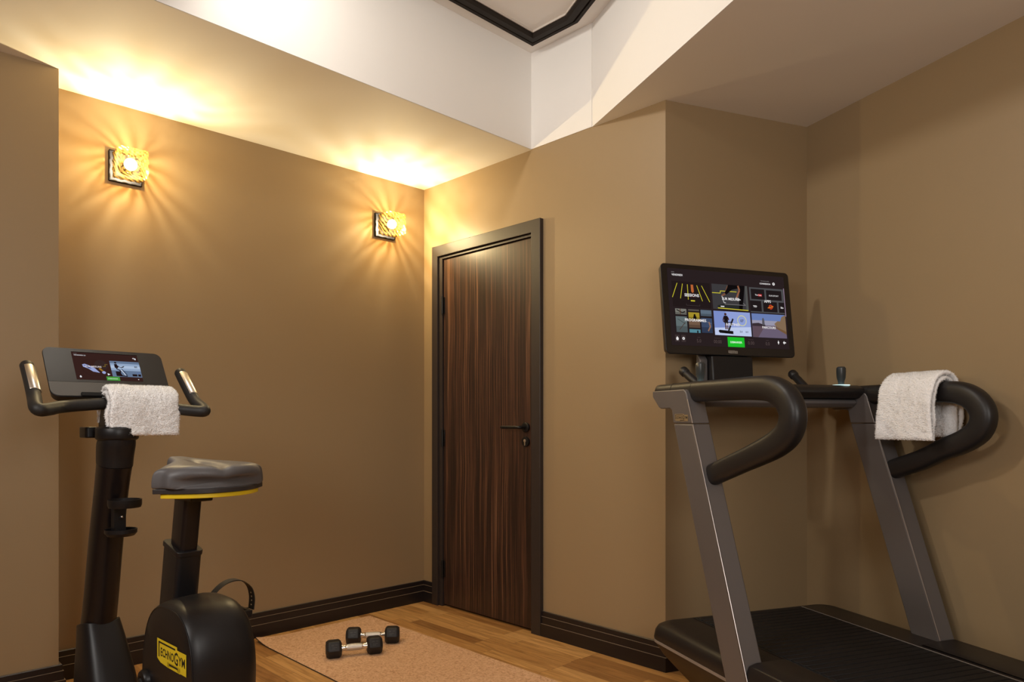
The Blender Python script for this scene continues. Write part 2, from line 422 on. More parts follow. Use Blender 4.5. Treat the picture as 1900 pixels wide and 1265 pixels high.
LOGO = [(0, 0), (.70, 0), (.735, .13), (1, .13), (1, 1), (.80, 1), (.78, .88), (.66, 1.0), (.38, 1.0), (.34, .80), (.13, .80), (.10, .58), (0, .40)]
def logo(F, u, v, w, h, yel, blk, L=0):
    pt = lambda a, b: (u + a * w, v + b * h)
    # banner split in convex quads
    for a, b, c, d in ((0, 0, .70, .82), (.70, .12, 1.0, .98), (.36, .78, .80, 1.0)):
        F.rect(*pt(a, b), *pt(c, d), yel, L)
    F.poly([pt(0, .82), pt(.70, .82), pt(.36, 1.0), pt(.12, .95)], yel, L)
    F.rect(*pt(.05, .10), *pt(.64, .17), blk, L + 1)
    F.rect(*pt(.05, .10), *pt(.085, .74), blk, L + 1)
    F.text('ECHNO', pt(.13, 0)[0], pt(0, .68)[1], .46 * w, blk, L + 1, height=.36 * h)
    F.text('G', pt(.60, 0)[0], pt(0, .74)[1], .13 * w, blk, L + 1, height=.52 * h)
    F.text('YM', pt(.74, 0)[0], pt(0, .68)[1], .22 * w, blk, L + 1, height=.36 * h)
    F.rect(*pt(.42, .82), *pt(.72, .89), blk, L + 1)

# ------------------------------------------------------------------ room
CAM = Vector((3.5117, -2.6837, 1.1)); PHI = math.radians(45.65)
H = 2.50
def struct(name, bm, m, parent=None, **kw):
    o = finish(name, bm, m, parent, **kw)
    if not parent: o['kind'] = 'structure'
    return o
# walls as boxes behind their faces
def wall(name, p, q, z0=0.0, z1=H, t=0.12, parts=None):
    p, q = Vector(p), Vector(q); d = (q - p).normalized(); n = Vector((-d.y, d.x))   # outward = left of p->q
    bm = bmesh.new()
    for a, b, za, zb in (parts or [(0, (q - p).length, z0, z1)]):
        c = [p + d * a, p + d * b, p + d * b + n * t, p + d * a + n * t]
        prism(bm, [(v.x, v.y) for v in c], za, zb, axis='z')
    return struct(name, bm, M['wall'])
D0 = (2.036, 0.732); D1 = (5.2, -0.638)
EY = -1.970; EX = 0.193
wall('wall_left', (0, EY - 0.05), (0, 0.0), 0, H)
wall('wall_back', (0, 0), (1.728, 0), parts=[(-0.12, .115, 0, H), (.990, 1.728, 0, H), (.115, .990, 2.122, H), (0.80, 1.50, H, 3.1)], t=0.1)
wall('wall_alcove', (1.728, 0), D0, 0, H, t=0.1)
wall('wall_right', D0, D1)
wall('wall_side', D1, (5.2, -4.4))
wall('wall_behind', (5.2, -4.4), (EX, -4.4))
bm = bmesh.new(); prism(bm, [(-0.12, -4.5), (EX, -4.5), (EX, EY), (-0.12, EY)], 0, H, axis='z'); struct('wall_pier', bm, M['wall'])
bm = bmesh.new(); prism(bm, [(-0.2, -4.6), (5.4, -4.6), (5.4, 1.0), (-0.2, 1.0)], -0.1, 0, axis='z'); struct('floor', bm, M['floor'])
# dark space behind the door
# ceiling with raised coffer
COF = [(0.913, 0.0), (1.315, 0.0), (3.30, -0.945), (3.30, -2.95), (0.985, -2.95)]
OUT = [(-0.2, -4.6), (5.4, -4.6), (5.4, 1.0), (-0.2, 1.0)]
bm = bmesh.new()
for z, flip in ((H, False), (H + 0.1, True)):
    es = []
    for loop in (OUT, COF):
        vs = [bm.verts.new((x, y, z)) for x, y in loop]
        es += [bm.edges.new((vs[i], vs[(i + 1) % len(vs)])) for i in range(len(vs))]
    bmesh.ops.triangle_fill(bm, use_beauty=True, edges=es)
struct('ceiling', bm, M['ceil'], angle=20)
# coffer side walls and upper ceiling
bm = bmesh.new()
for i in range(len(COF)):
    a, b = Vector(COF[i]), Vector(COF[(i + 1) % len(COF)])
    d = (b - a).normalized(); n = Vector((-d.y, d.x))
    c = [a, b, b + n * 0.06, a + n * 0.06]
    if i == 0: c = [a - Vector((0, .004)), b - Vector((0, .004)), b + n * 0.06, a + n * 0.06]
    prism(bm, [(v.x, v.y) for v in c], H + 0.002, 3.02, axis='z')
struct('wall_coffer', bm, M['ceil'], angle=20)
def inset(poly, d):
    n = len(poly); out = []
    for i in range(n):
        p0, p1, p2 = Vector(poly[i - 1]), Vector(poly[i]), Vector(poly[(i + 1) % n])
        d1 = (p1 - p0).normalized(); d2 = (p2 - p1).normalized()
        n1 = Vector((d1.y, -d1.x)); n2 = Vector((d2.y, -d2.x))
        k = (n1 + n2); k = k / (1 + n1.dot(n2))
        out.append(p1 + k * d)
    return out
bm = bmesh.new(); prism(bm, [(.8, -3.1), (3.45, -3.1), (3.45, .08), (.8, .08)], 3.0, 3.08, axis='z'); struct('ceiling_raised', bm, M['ceil'])
# moulding ring
prof = [(.083, 3.0), (.083, 2.976), (.100, 2.976), (.104, 2.984), (.108, 2.984), (.112, 2.972), (.146, 2.968), (.152, 2.980), (.152, 3.0)]
bm = bmesh.new(); rs = []
for dd, z in prof: rs.append(ring(bm, [(p.x, p.y, z) for p in inset(COF, dd)]))
for a, b in zip(rs, rs[1:]):
    for i in range(len(a)): bm.faces.new((a[i], a[(i + 1) % len(a)], b[(i + 1) % len(a)], b[i]))
struct('trim_ceiling', bm, M['trimdark'], angle=20)
bm = bmesh.new(); i1, i2 = inset(COF, .152), inset(COF, .156)
r = [ring(bm, [(p.x, p.y, z) for p in q]) for q, z in ((i1, 3.0), (i1, 2.990), (i2, 2.990), (i2, 3.0))]
for a, b in zip(r, r[1:]):
    for i in range(len(a)): bm.faces.new((a[i], a[(i + 1) % len(a)], b[(i + 1) % len(a)], b[i]))
struct('trim_panel', bm, M['seal'], angle=20)

# baseboards: stepped profile following a path (room on the right side of the path)
BP = [(0, 0), (.021, 0), (.021, .063), (.0155, .0642), (.0155, .099), (.011, .1002), (.011, .122), (.008, .125), (0, .125)]
def baseboard(name, path):
    bm = bmesh.new(); rings = []
    P = [Vector(p) for p in path]
    for i, p in enumerate(P):
        if i == 0: d = (P[1] - P[0]).normalized(); k = Vector((d.y, -d.x))
        elif i == len(P) - 1: d = (P[-1] - P[-2]).normalized(); k = Vector((d.y, -d.x))
        else:
            d1 = (p - P[i - 1]).normalized(); d2 = (P[i + 1] - p).normalized()
            n1, n2 = Vector((d1.y, -d1.x)), Vector((d2.y, -d2.x)); k = (n1 + n2) / (1 + n1.dot(n2))
        rings.append(ring(bm, [(p.x + k.x * a, p.y + k.y * a, b) for a, b in BP]))
    n = len(BP)
    for a, b in zip(rings, rings[1:]):
        for i in range(n):
            f = bm.faces.new((a[i], a[(i + 1) % n], b[(i + 1) % n], b[i]))
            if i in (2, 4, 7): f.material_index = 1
    bm.faces.new(rings[0][::-1]); bm.faces.new(rings[-1])
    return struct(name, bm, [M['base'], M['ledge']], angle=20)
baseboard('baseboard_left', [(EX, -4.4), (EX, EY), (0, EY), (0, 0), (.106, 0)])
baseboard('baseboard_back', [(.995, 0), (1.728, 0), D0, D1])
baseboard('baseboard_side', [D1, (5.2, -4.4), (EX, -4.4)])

# door
door = empty('door_1', (0.55, 0.0, 0)); door['kind'] = 'structure'
DX = -0.55
def dpart(name, bm, m, parent=door, **kw): return finish(name, bm, m, parent, **kw)
bm = bmesh.new()
y0, y1 = -0.024, 0.05
prism(bm, [(.106 + DX, 0), (.158 + DX, 0), (.158 + DX, 2.064), (.930 + DX, 2.064), (.930 + DX, 0), (.995 + DX, 0), (.995 + DX, 2.128), (.106 + DX, 2.128)], y0, y1)
dpart('door_frame', bm, M['frame'], bevel=.0025)
bm = bmesh.new()
prism(bm, [(.160 + DX, 0), (.187 + DX, 0), (.187 + DX, 2.048), (.930 + DX, 2.048), (.930 + DX, 2.062), (.160 + DX, 2.062)], -0.010, 0.05)
dpart('door_stop', bm, M['frame'], bevel=.0015)
bm = bmesh.new(); box(bm, ((.1895 + .929) / 2 + DX, .022, (.012 + 2.045) / 2), (.7395, .04, 2.033))
leaf = dpart('door_leaf', bm, M['door'], bevel=.001)
bm = bmesh.new(); box(bm, (.55 + DX, .085, 1.06), (1.05, .02, 2.2)); dpart('door_backing', bm, M['dark_hole'])
for zc in (1.775, .992, .22):
    bm = bmesh.new()
    cyl(bm, (.188 + DX, -.010, zc), .0075, .100, n=16)
    box(bm, (.192 + DX, .0, zc), (.014, .005, .095))
    for dz in (-.052, .052): cyl(bm, (.188 + DX, -.010, zc + dz), .0055, .006, n=16)
    dpart('hinge', bm, M['black_metal'], bevel=.0008)
bm = bmesh.new()
lathe(bm, (.872 + DX, 0, 1.060), [(.0255, .003), (.0265, -.003), (.0255, -.009), (.022, -.011), (.012, -.011)], axis='y')
hd = dpart('door_handle', bm, M['black_metal'])
bm = bmesh.new()
pth = catmull([(.872 + DX, -.008, 1.060), (.872 + DX, -.040, 1.060), (.862 + DX, -.052, 1.060), (.835 + DX, -.054, 1.060), (.740 + DX, -.054, 1.060)], 6)
sweep(bm, pth, .0085, n=16)
finish('handle_lever', bm, M['black_metal'], hd)
bm = bmesh.new(); lathe(bm, (.872 + DX, 0, .985), [(.0255, .003), (.0265, -.003), (.0255, -.008), (.020, -.009)], axis='y')
kp = dpart('keyhole_plate', bm, M['black_metal'])
bm = bmesh.new(); lathe(bm, (.872 + DX, 0, .990), [(.0085, -.006), (.0085, -.0115), (.006, -.0120)], axis='y', n=20); box(bm, (.872 + DX, -.009, .976), (.007, .005, .022))
lk = finish('lock_cylinder', bm, M['brushed'], kp); lk['label'] = 'silver lock cylinder'

# ------------------------------------------------------------------ sconces
def sconce(y, label):
    t = empty('wall_sconce', (0.0, y, 2.221)); tag(t, label, 'wall lamp', 'square amber glass sconces on the tan wall')
    bm = bmesh.new(); prism(bm, rrect(-.068, .068, -.068, .068, .003, 2), .0005, .008, axis='x')
    # raised rim
    for a, b, c, d in ((-.068, .068, .062, .068), (-.068, .068, -.068, -.062), (-.068, -.062, -.062, .062), (.062, .068, -.062, .062)):
        prism(bm, [(a, c), (b, c), (b, d), (a, d)], .008, .014, axis='x')
    finish('backplate', bm, M['plate'], t, bevel=.0008)
    bm = bmesh.new(); lathe(bm, (0, 0, 0), [(.020, .008), (.020, .040), (.016, .046), (.014, .050)], axis='x', n=24)
    finish('lamp_socket', bm, M['plate'], t)
    # rippled glass cube
    S, x0 = .0575, .022
    bm = bmesh.new()
    bmesh.ops.create_cube(bm, size=2.0)
    bmesh.ops.subdivide_edges(bm, edges=bm.edges[:], cuts=27, use_grid_fill=True)
    for f in bm.faces: f.material_index = 0 if f.normal.x > 0.9 else 1
    back = [f for f in bm.faces if f.normal.x < -0.9]
    bmesh.ops.delete(bm, geom=back, context='FACES')
    for v in bm.verts:
        p = v.co.copy()
        # round the corners a little
        q = Vector((max(-.9, min(.9, p.x)), max(-.9, min(.9, p.y)), max(-.9, min(.9, p.z))))
        e = p - q
        if e.length > 0: p = q + e.normalized() * 0.1
        n = noise.noise(p * 9) * 0.035 + noise.noise(p * 3.1) * 0.02
        ridge = 0.026 * math.sin(17 * (p.x + 0.6 * p.z + 0.6 * p.y) + 2 * noise.noise(p * 2)) if abs(p.x) < 0.95 else 0.03 * noise.noise(p * 14)
        p = p * (1 + n + ridge)
        v.co = Vector((x0 + (p.x + 1) * S, p.y * S, p.z * S))
    sh = finish('glass_shade', bm, [M['amber_front'], M['amber_side']], t, angle=60, solid=.003)
    sh['label'] = 'ribbed amber glass cube'
    bm = bmesh.new(); sphere(bm, (.080, 0, .0), .027, 24)
    finish('light_bulb', bm, M['bulb'], t)
    li = bpy.data.lights.new('sconce_light', 'POINT'); li.energy = P_SCONCE; li.color = (1.0, 0.90, 0.69); li.shadow_soft_size = 0.008
    lo = bpy.data.objects.new('sconce_light', li); COL.objects.link(lo); lo.parent = t; lo.location = (.080, 0, 0)
    return t
P_SCONCE = 36
sconce(-1.672, 'glowing amber glass cube sconce near the left end of the wall, above the exercise bike')
sconce(-0.291, 'glowing amber glass cube sconce near the corner, just left of the dark door')

# ------------------------------------------------------------------ cork mat
mt = empty('exercise_mat', (0.76, -0.77, 0)); tag(mt, 'cork topped exercise mat with black underside lying on the wood floor', 'exercise mat')
def matsheet(z0, z1, grow, m, name):
    bm = bmesh.new()
    x0, x1, ya, yb = .078 - .76, 1.93 - .76, -1.100 + .77, -.440 + .77
    nx, ny = 60, 24; g = {}
    for k, z in enumerate((z0, z1)):
        for i in range(nx + 1):
            for j in range(ny + 1):
                x = x0 - grow + (x1 - x0 + 2 * grow) * i / nx; y = ya - grow + (yb - ya + 2 * grow) * j / ny
                # near left corner curls up a little
                d = math.hypot(x - x0, (y - ya) * 0.8)
                lift = 0.018 * max(0, 1 - d / 0.15) ** 2
                g[k, i, j] = bm.verts.new((x, y, z + lift))
    for i in range(nx):
        for j in range(ny):
            bm.faces.new((g[0, i, j], g[0, i, j + 1], g[0, i + 1, j + 1], g[0, i + 1, j])); bm.faces.new((g[1, i, j], g[1, i + 1, j], g[1, i + 1, j + 1], g[1, i, j + 1]))
    for i in range(nx):
        for j in (0, ny): bm.faces.new((g[0, i, j], g[0, i + 1, j], g[1, i + 1, j], g[1, i, j]))
    for j in range(ny):
        for i in (0, nx): bm.faces.new((g[0, i, j], g[0, i, j + 1], g[1, i, j + 1], g[1, i, j]))
    return finish(name, bm, m, mt)
matsheet(.0003, .0036, .0016, M['mat_black'], 'rubber_base')
matsheet(.0037, .0050, 0, M['cork'], 'cork_layer')

# ------------------------------------------------------------------ dumbbells
def dumbbell():
    t = empty('dumbbell', (0, 0, 0))
    hexR = .0445; apo = hexR * math.cos(PI / 6); z = apo
    for sgn in (-1, 1):
        bm = bmesh.new()
        def hx(R, d): return ring(bm, [(sgn * d, R * math.sin(PI / 3 * i + PI / 6 + PI / 6 - PI / 6), z + R * math.cos(PI / 3 * i + PI / 6)) for i in range(6)])
        def hx(R, d): return ring(bm, [(sgn * d, R * math.sin(PI / 3 * i + PI / 6), z + R * math.cos(PI / 3 * i + PI / 6)) for i in range(6)])
        skin(bm, [hx(hexR * .74, .058), hx(hexR, .068), hx(hexR, .116), hx(hexR * .80, .128)])
        hd = finish('dumbbell_head', bm, M['hex'], t, bevel=.004, bseg=3)
        bm = bmesh.new(); cyl(bm, (sgn * .1285, 0, z), .022, .002, axis='x', n=24)
        for k in (-1, 0):  # raised marks on the upper faces
            a = PI / 3 * k + PI / 6 + PI / 6
            a = PI / 3 * k + PI / 6 + PI / 6 * 0
        finish('end_disc', bm, M['hex_print'], hd)
        for ang in (60, -60):
            r = Matrix.Rotation(math.radians(ang), 3, 'X')
            bm = bmesh.new()
            for du, dv, wu, wv in ((-.008, .006, .012, .005), (.009, .007, .010, .003), (.0, -.004, .022, .003), (-.004, -.010, .014, .003)):
                c = Vector((0, du, apo + .0003)); 
                v = r @ Vector((0, dv, apo + .0002)); box(bm, (sgn * (.092) + du, v.y, z + v.z), (wu, wv, .0008), rot=r)
            finish('raised_mark', bm, M['hex_print'], hd)
    bm = bmesh.new()
    pr = [(.010, -.060), (.0165, -.060), (.0165, -.054), (.0125, -.052), (.0125, -.044), (.0140, -.043), (.0140, -.040), (.0128, -.038)]
    full = pr + [(.0145, -.034), (.0158, -.018), (.0163, 0), (.0158, .018), (.0145, .034)] + [(r, -h) for r, h in pr[::-1]]
    lathe(bm, (0, 0, z), full, axis='x', n=28)
    for f in bm.faces: f.material_index = 1 if abs(f.calc_center_median().x) < .033 else 0
    g = finish('handle', bm, [M['chrome'], M['knurl']], t); g['label'] = 'knurled chrome handle'
    return t
def copy_tree(o, parent=None):
    c = o.copy(); COL.objects.link(c); c.parent = parent
    for ch in list(o.children): copy_tree(ch, c)
    return c
db1 = dumbbell(); db2 = copy_tree(db1)
db1.location = (.604, -.868, .005); db1.rotation_euler.z = math.radians(65)
db2.location = (.511, -.704, .005); db2.rotation_euler.z = math.radians(52)
tag(db1, 'black hexagonal dumbbell with chrome handle, the one lying in front on the cork mat', 'dumbbell', 'pair of hexagonal dumbbells on the mat')
tag(db2, 'black hexagonal dumbbell with chrome handle, partly hidden behind the front one', 'dumbbell', 'pair of hexagonal dumbbells on the mat')

# ------------------------------------------------------------------ towels
OS = 1
def towel(name, frame, prof, w0, w1, thick, seed, layers=2, flare=.004, outsign=1):
    """frame(a, b, z) -> local point; prof: centre line of the drape as (a, z), b runs across the width"""
    P = catmull([(a, 0, z) for a, z in prof], 14)
    # even resample
    L = [0.0]
    for p, q in zip(P, P[1:]): L.append(L[-1] + (q - p).length)
    n = 74; C = []
    for i in range(n + 1):
        s = L[-1] * i / n; k = 0
        while k < len(L) - 2 and L[k + 1] < s: k += 1
        t = (s - L[k]) / max(1e-9, L[k + 1] - L[k]); C.append(P[k].lerp(P[k + 1], t))
    m = 56
    bm = bmesh.new()
    for lay in range(layers):
        grid = []
        for i in range(n + 1):
            d = (C[min(i + 1, n)] - C[max(i - 1, 0)]).normalized(); nn = Vector((d.z, 0, -d.x))
            if C[n // 2].z > C[0].z and nn.z * (1 if abs(i - n / 2) < 2 else 0) < 0: nn = nn
            sgn = outsign
            e = min(i, n - i) / n; endk = math.sqrt(max(0.0, 1 - max(0, 1 - e / 0.035) ** 2)) * .75 + .25
            hang = min(1.0, abs(i - n / 2) / (n * .30))
            row = []
            for side in (0, 1):
                for j in range(m + 1):
                    u = j / m; uu = u if side == 0 else 1 - u
                    b = w0 + (w1 - w0) * uu
                    b += 0.006 * noise.noise(Vector((uu * 2 + seed, i * 0.06, 3 + lay))) + 0.004 * (1 if uu > .5 else -1) * noise.noise(Vector((i * .13, seed, 7 + lay)))
                    b += lay * .005 * (1 if uu > .5 else -1) * hang
                    ed = min(uu, 1 - uu); k = math.sqrt(max(0, 1 - max(0, 1 - ed / 0.06) ** 2))
                    th = thick * (0.30 + 0.70 * k) * endk
                    off = (th / 2) * (1 if side == 0 else -1) - sgn * lay * thick * 1.35
                    c = C[i] + nn * off
                    wob = 0.010 * noise.noise(Vector((uu * 2.4 + seed, i * 0.035, 1))) * min(1, abs(i - n / 2) / 14)
                    # the open edge of the fold waves a little
                    fe = max(0, (uu - .82) / .18) if flare > 0 else max(0, (.18 - uu) / .18)
                    wob += abs(flare) * fe * hang * math.sin(i * .16 + lay * 1.4)
                    c = c + nn * wob
                    p = Vector((c.x, b, c.z))
                    f = noise.noise(Vector((p.x * 150, p.y * 150, p.z * 150 + seed))) * .0022 + noise.noise(Vector((p.x * 55, p.y * 55, p.z * 55 + seed))) * .0016
                    p += nn * (f if side == 0 else -f)
                    row.append(p)
            grid.append([bm.verts.new(frame(p.x, p.y, p.z)) for p in row])
        skin(bm, grid)
    bmesh.ops.recalc_face_normals(bm, faces=bm.faces)
    # terry loops: tiny tufts over the surface
    rnd = random.Random(seed); tufts = []
    for f in list(bm.faces):
        if len(f.verts) > 4: continue
        for _ in range(2):
            a, b = rnd.random(), rnd.random(); vs = [v.co for v in f.verts]
            p = vs[0].lerp(vs[1], a).lerp(vs[3].lerp(vs[2], a), b)
            tufts.append((p, (f.normal + Vector((rnd.uniform(-.6, .6), rnd.uniform(-.6, .6), rnd.uniform(-.6, .6)))).normalized()))
    for p, d in tufts:
        s = d.orthogonal().normalized() * .0014; s2 = d.cross(s)
        tip = bm.verts.new(p + d * rnd.uniform(.003, .006))
        q = [bm.verts.new(p + s), bm.verts.new(p - s * .5 + s2 * .87), bm.verts.new(p - s * .5 - s2 * .87)]
        for k in range(3): bm.faces.new((q[k], q[(k + 1) % 3], tip))
    o = finish(name, bm, M['towel'], None, angle=180, fix=False)
    return o

# ------------------------------------------------------------------ exercise bike
BO = (0.849, -1.960, 0.0); BR = math.radians(-176.96)
bike = empty('exercise_bike', BO, BR)
tag(bike, 'black upright exercise bike with grey saddle and lit touchscreen console at left', 'exercise bike')
def B(s, l, z): return Vector((s, -l, z))
def bp(name, bm, m, parent=bike, **kw): return finish(name, bm, m, parent, **kw)
# front column
secs = [(.165, .22, .062, .050), (.135, .34, .060, .049), (.090, .50, .058, .049), (.048, .68, .057, .049), (.002, .84, .056, .050), (-.022, .92, .057, .051), (-.034, .952, .058, .052)]
bm = bmesh.new(); pts = catmull([(s, z, a) for s, z, a, b in secs], 4)
skin(bm, [ring(bm, [B(p[0] + x, y * .86, p[1] + x * .22) for x, y in superell(p[2], p[2], 32, 2.5)]) for p in pts])
bp('front_column', bm, M['gloss_black'])
bm = bmesh.new()
for_h = [(-.035, .9535, .0585, .052), (-.040, .985, .060, .055), (-.050, 1.02, .062, .058), (-.058, 1.040, .058, .056)]
pts = catmull([(s, z, a) for s, z, a, b in for_h], 4)
skin(bm, [ring(bm, [B(p[0] + x, y * .88, p[1] + x * .22 * (1.04 - p[1]) / .09) for x, y in superell(p[2], p[2], 32, 2.5)]) for p in pts])
bp('column_head', bm, M['black_plastic'])
bm = bmesh.new(); lathe(bm, B(-.058, .0, 1.030), [(.040, 0), (.060, .003), (.064, .010), (.064, .040), (.060, .047), (.030, .050)], n=36)
box(bm, B(-.03, .0, 1.105), (.07, .075, .07)); 
bp('handlebar_clamp', bm, M['black_plastic'], bevel=.006)
bm = bmesh.new(); prism(bm, [(p[0], p[1]) for p in rrect(-.035, .035, -.022, .022, .010)], 1.040, 1.076, axis='z')
o = bp('adjustment_lever', bm, M['black_plastic'], bevel=.004); o.location = B(.03, -.055, 0)
# lower boot
bm = bmesh.new()
bs = [(.122, .392, .064, .060), (.100, .340, .078, .066), (.078, .27, .094, .075), (.05, .18, .114, .085), (.02, .07, .135, .095)]
skin(bm, [ring(bm, [B(s + x, y, z - x * .30 + (.012 * (y / b) ** 2)) for x, y in superell(a, b, 36, 3.2)]) for s, z, a, b in bs])
bp('lower_shroud', bm, M['black_plastic'], bevel=.002)
# handlebar
hb = [B(.018, -.236, 1.270), B(-.035, -.238, 1.218), B(-.090, -.242, 1.166), B(-.140, -.250, 1.138), B(-.155, -.242, 1.129), B(-.120, -.210, 1.132), B(-.070, -.165, 1.140), B(-.052, -.10, 1.147), B(-.045, 0, 1.154)]
hb = hb + [Vector((p.x, -p.y, p.z)) for p in hb[-2::-1]]
bm = bmesh.new(); sweep(bm, catmull(hb, 6), .0195, n=22); bp('handlebar', bm, M['rubber'])
for sg in (-1, 1):
    g0, g1 = B(.008, sg * .236, 1.2595), B(-.072, sg * .2395, 1.1815)
    ax = (g1 - g0).normalized(); face = Vector((-.9, -.45, .2)); face = (face - ax * face.dot(ax)).normalized(); ss = ax.cross(face)
    bm = bmesh.new(); rr = []
    for k in (0, .03, .97, 1):
        rad = .0205 if k in (0, 1) else .0218
        c = g0.lerp(g1, k)
        o1 = [c + (face * math.cos(a) + ss * math.sin(a)) * rad for a in [math.radians(-66 + 132 * i / 18) for i in range(19)]]
        o2 = [c + (face * math.cos(a) + ss * math.sin(a)) * .0185 for a in [math.radians(66 - 132 * i / 18) for i in range(19)]]
        rr.append(ring(bm, o1 + o2))
    skin(bm, rr)
    o = bp('pulse_sensor', bm, M['brushed']); o['label'] = 'shiny steel pulse sensor plate'
# console
CW, CHt = .372, .196
top = B(.068, 0, 1.337); bot = B(-.040, 0, 1.173)
Vd = (bot - top).normalized(); Ud = Vector((0, -1, 0)); Nd = Ud.cross(Vd) * -1
if Nd.x > 0: Nd = -Nd
CH = (bot - top).length
cm = Matrix((( Ud.x, Vd.x, Nd.x), (Ud.y, Vd.y, Nd.y), (Ud.z, Vd.z, Nd.z)))
def conpoly(bm, poly, n0, n1, sc=1.0, mi=0):
    a = ring(bm, [top + Ud * (x * sc) + Vd * (CH / 2 + (y - CH / 2) * sc) + Nd * n0 for x, y in poly]); b = ring(bm, [top + Ud * x + Vd * y + Nd * n1 for x, y in poly]); skin(bm, [a, b], True, mi)
bm = bmesh.new(); conpoly(bm, rrect(-CW / 2, CW / 2, 0, CH, .026, 6), -.038, 0, .93)
con = bp('console', bm, M['black_plastic'], bevel=.003)
bm = bmesh.new(); ys = CH * .70
pl = [p for p in rrect(-CW / 2 + .002, CW / 2 - .002, .002, CH, .024, 6) if p[1] < ys - .02]
pl = sorted([p for p in pl if p[0] > 0], key=lambda p: -p[1]) + sorted([p for p in pl if p[0] <= 0], key=lambda p: p[1])
conpoly(bm, pl + [(-CW / 2 + .002, ys), (CW / 2 - .002, ys)], 0, .0012); finish('console_glass', bm, M['console_face'], con)
bm = bmesh.new()
pl = [p for p in rrect(-CW / 2 + .002, CW / 2 - .002, 0, CH - .004, .024, 6) if p[1] > ys]
pl = sorted([p for p in pl if p[0] < 0], key=lambda p: p[1]) + sorted([p for p in pl if p[0] >= 0], key=lambda p: -p[1])
conpoly(bm, [(-CW / 2 + .002, ys + .001)] + pl + [(CW / 2 - .002, ys + .001)], 0, .0012); finish('console_lower_panel', bm, M['console_low'], con)
bm = bmesh.new(); c = top + Vd * (CH * .965) + Nd * .004; box(bm, c, (.2, .014, .012), rot=cm); finish('reading_ledge', bm, M['dark_hole'], con, bevel=.002)
bm = bmesh.new(); c = top + Vd * (CH * .6) - Nd * .055; box(bm, c, (.10, .11, .05), rot=cm); finish('console_bracket', bm, M['black_plastic'], con, bevel=.008)
# console display
W1 = .205; Hh = CH * .575
F = Flat(top + Ud * (-CW / 2 + CW * .225) + Vd * (CH * .075) + Nd * .0012, Ud, Vd, Nd, W1, Hh)
wht, grn = emit((225, 225, 230), 1), emit((70, 150, 60), 1)
F.rect(0, 0, 1, 1, emit((62, 38, 34), .75), 0)
F.rect(0, 0, 1, .02, emit((28, 16, 14), .6), 1)
F.text('BONSOIR', .03, .075, .05, emit((150, 140, 140)), 1); F.text('VENDREDI 21', .03, .14, .17, wht, 1, bold=.01)
F.disc(.93, .135, .014, wht, 1, r_in=.008); F.rect(.945, .13, .965, .19, wht, 1)
F.text('DI', .045, .90, .0, wht) if False else None
F.poly([(.05, .89), (.065, .85), (.08, .89), (.075, .93), (.055, .93)], wht, 1)
F.disc(.93, .93, .008, wht, 1)
F.done('display', con)
F.disc(.27, .55, .17, emit((52, 32, 30), .75), 1, r_in=.165); F.disc(.40, .45, .10, emit((60, 44, 42), .8), 1)
F.poly([(.12, .46), (.16, .43), (.24, .50), (.30, .58), (.36, .74), (.26, .70), (.20, .60), (.13, .54)], emit((150, 160, 205)), 2)
F.poly([(.14, .47), (.20, .50), (.25, .60), (.20, .58)], emit((70, 74, 110)), 3)
F.poly([(.35, .58), (.38, .56), (.42, .66), (.39, .68)], emit((150, 110, 40)), 2); F.disc(.42, .72, .028, emit((150, 160, 205)), 2)
F.line([(.42, .50), (.46, .50), (.46, .42), (.50, .42)], .004, emit((170, 140, 40)), 2)
F.poly([(.47, .74), (.51, .78), (.47, .82)], wht, 3); F.text('SUR MESURE', .16, .55, .24, emit((215, 205, 205)), 4)
F.done('menu_tile', con)
# right tile: pale picture of a cyclist on a bike
F.rect(.54, .27, 1.0, .85, emit((104, 122, 150), .9), 1); F.rect(.54, .36, 1.0, .62, emit((150, 170, 200), .9), 2); F.rect(.54, .44, 1.0, .54, emit((178, 196, 222), .9), 3)
dk = emit((34, 22, 24)); 
F.disc(.625, .34, .018, dk, 5); F.poly([(.60, .39), (.64, .38), (.66, .50), (.63, .56), (.60, .52)], dk, 5); F.line([(.63, .42), (.68, .50), (.735, .50)], .012, dk, 5)
F.line([(.62, .56), (.675, .62), (.665, .78)], .018, dk, 5); F.line([(.70, .51), (.75, .46)], .014, dk, 5)
F.poly([(.60, .66), (.66, .66), (.70, .82), (.60, .82)], dk, 5); F.line([(.70, .55), (.74, .68), (.77, .80)], .010, dk, 5); F.line([(.60, .81), (.77, .83)], .02, dk, 5); F.line([(.69, .60), (.73, .74), (.74, .80)], .010, emit((225, 230, 240)), 4)
F.text('80', .91, .50, .045, dk, 5); F.rect(.85, .74, .925, .82, dk, 5); F.rect(.94, .74, .985, .82, dk, 5); F.rect(.93, .68, .975, .70, emit((90, 110, 170)), 5)
F.done('menu_tile', con)
F.rect(.44, .86, .64, 1.0, grn, 1); F.text('DEMARRER', .46, .955, .15, emit((190, 225, 185)), 2); F.done('start_button', con)
F2 = Flat(top + Ud * (-CW / 2) + Nd * .0012, Ud, Vd, Nd, CW, CH)
logo(F2, .445, .80, .12, .10, M['logo_yellow'], M['logo_black']); F2.done('console_emblem', con)
# raised lettering on the top edge
bm = bmesh.new()
for i in range(9): box(bm, top + Ud * (-.045 + i * .0075) - Nd * .006 - Vd * .0004, (.0045, .0006, .004), rot=cm)
finish('rim_lettering', bm, M['logo_grey'], con)
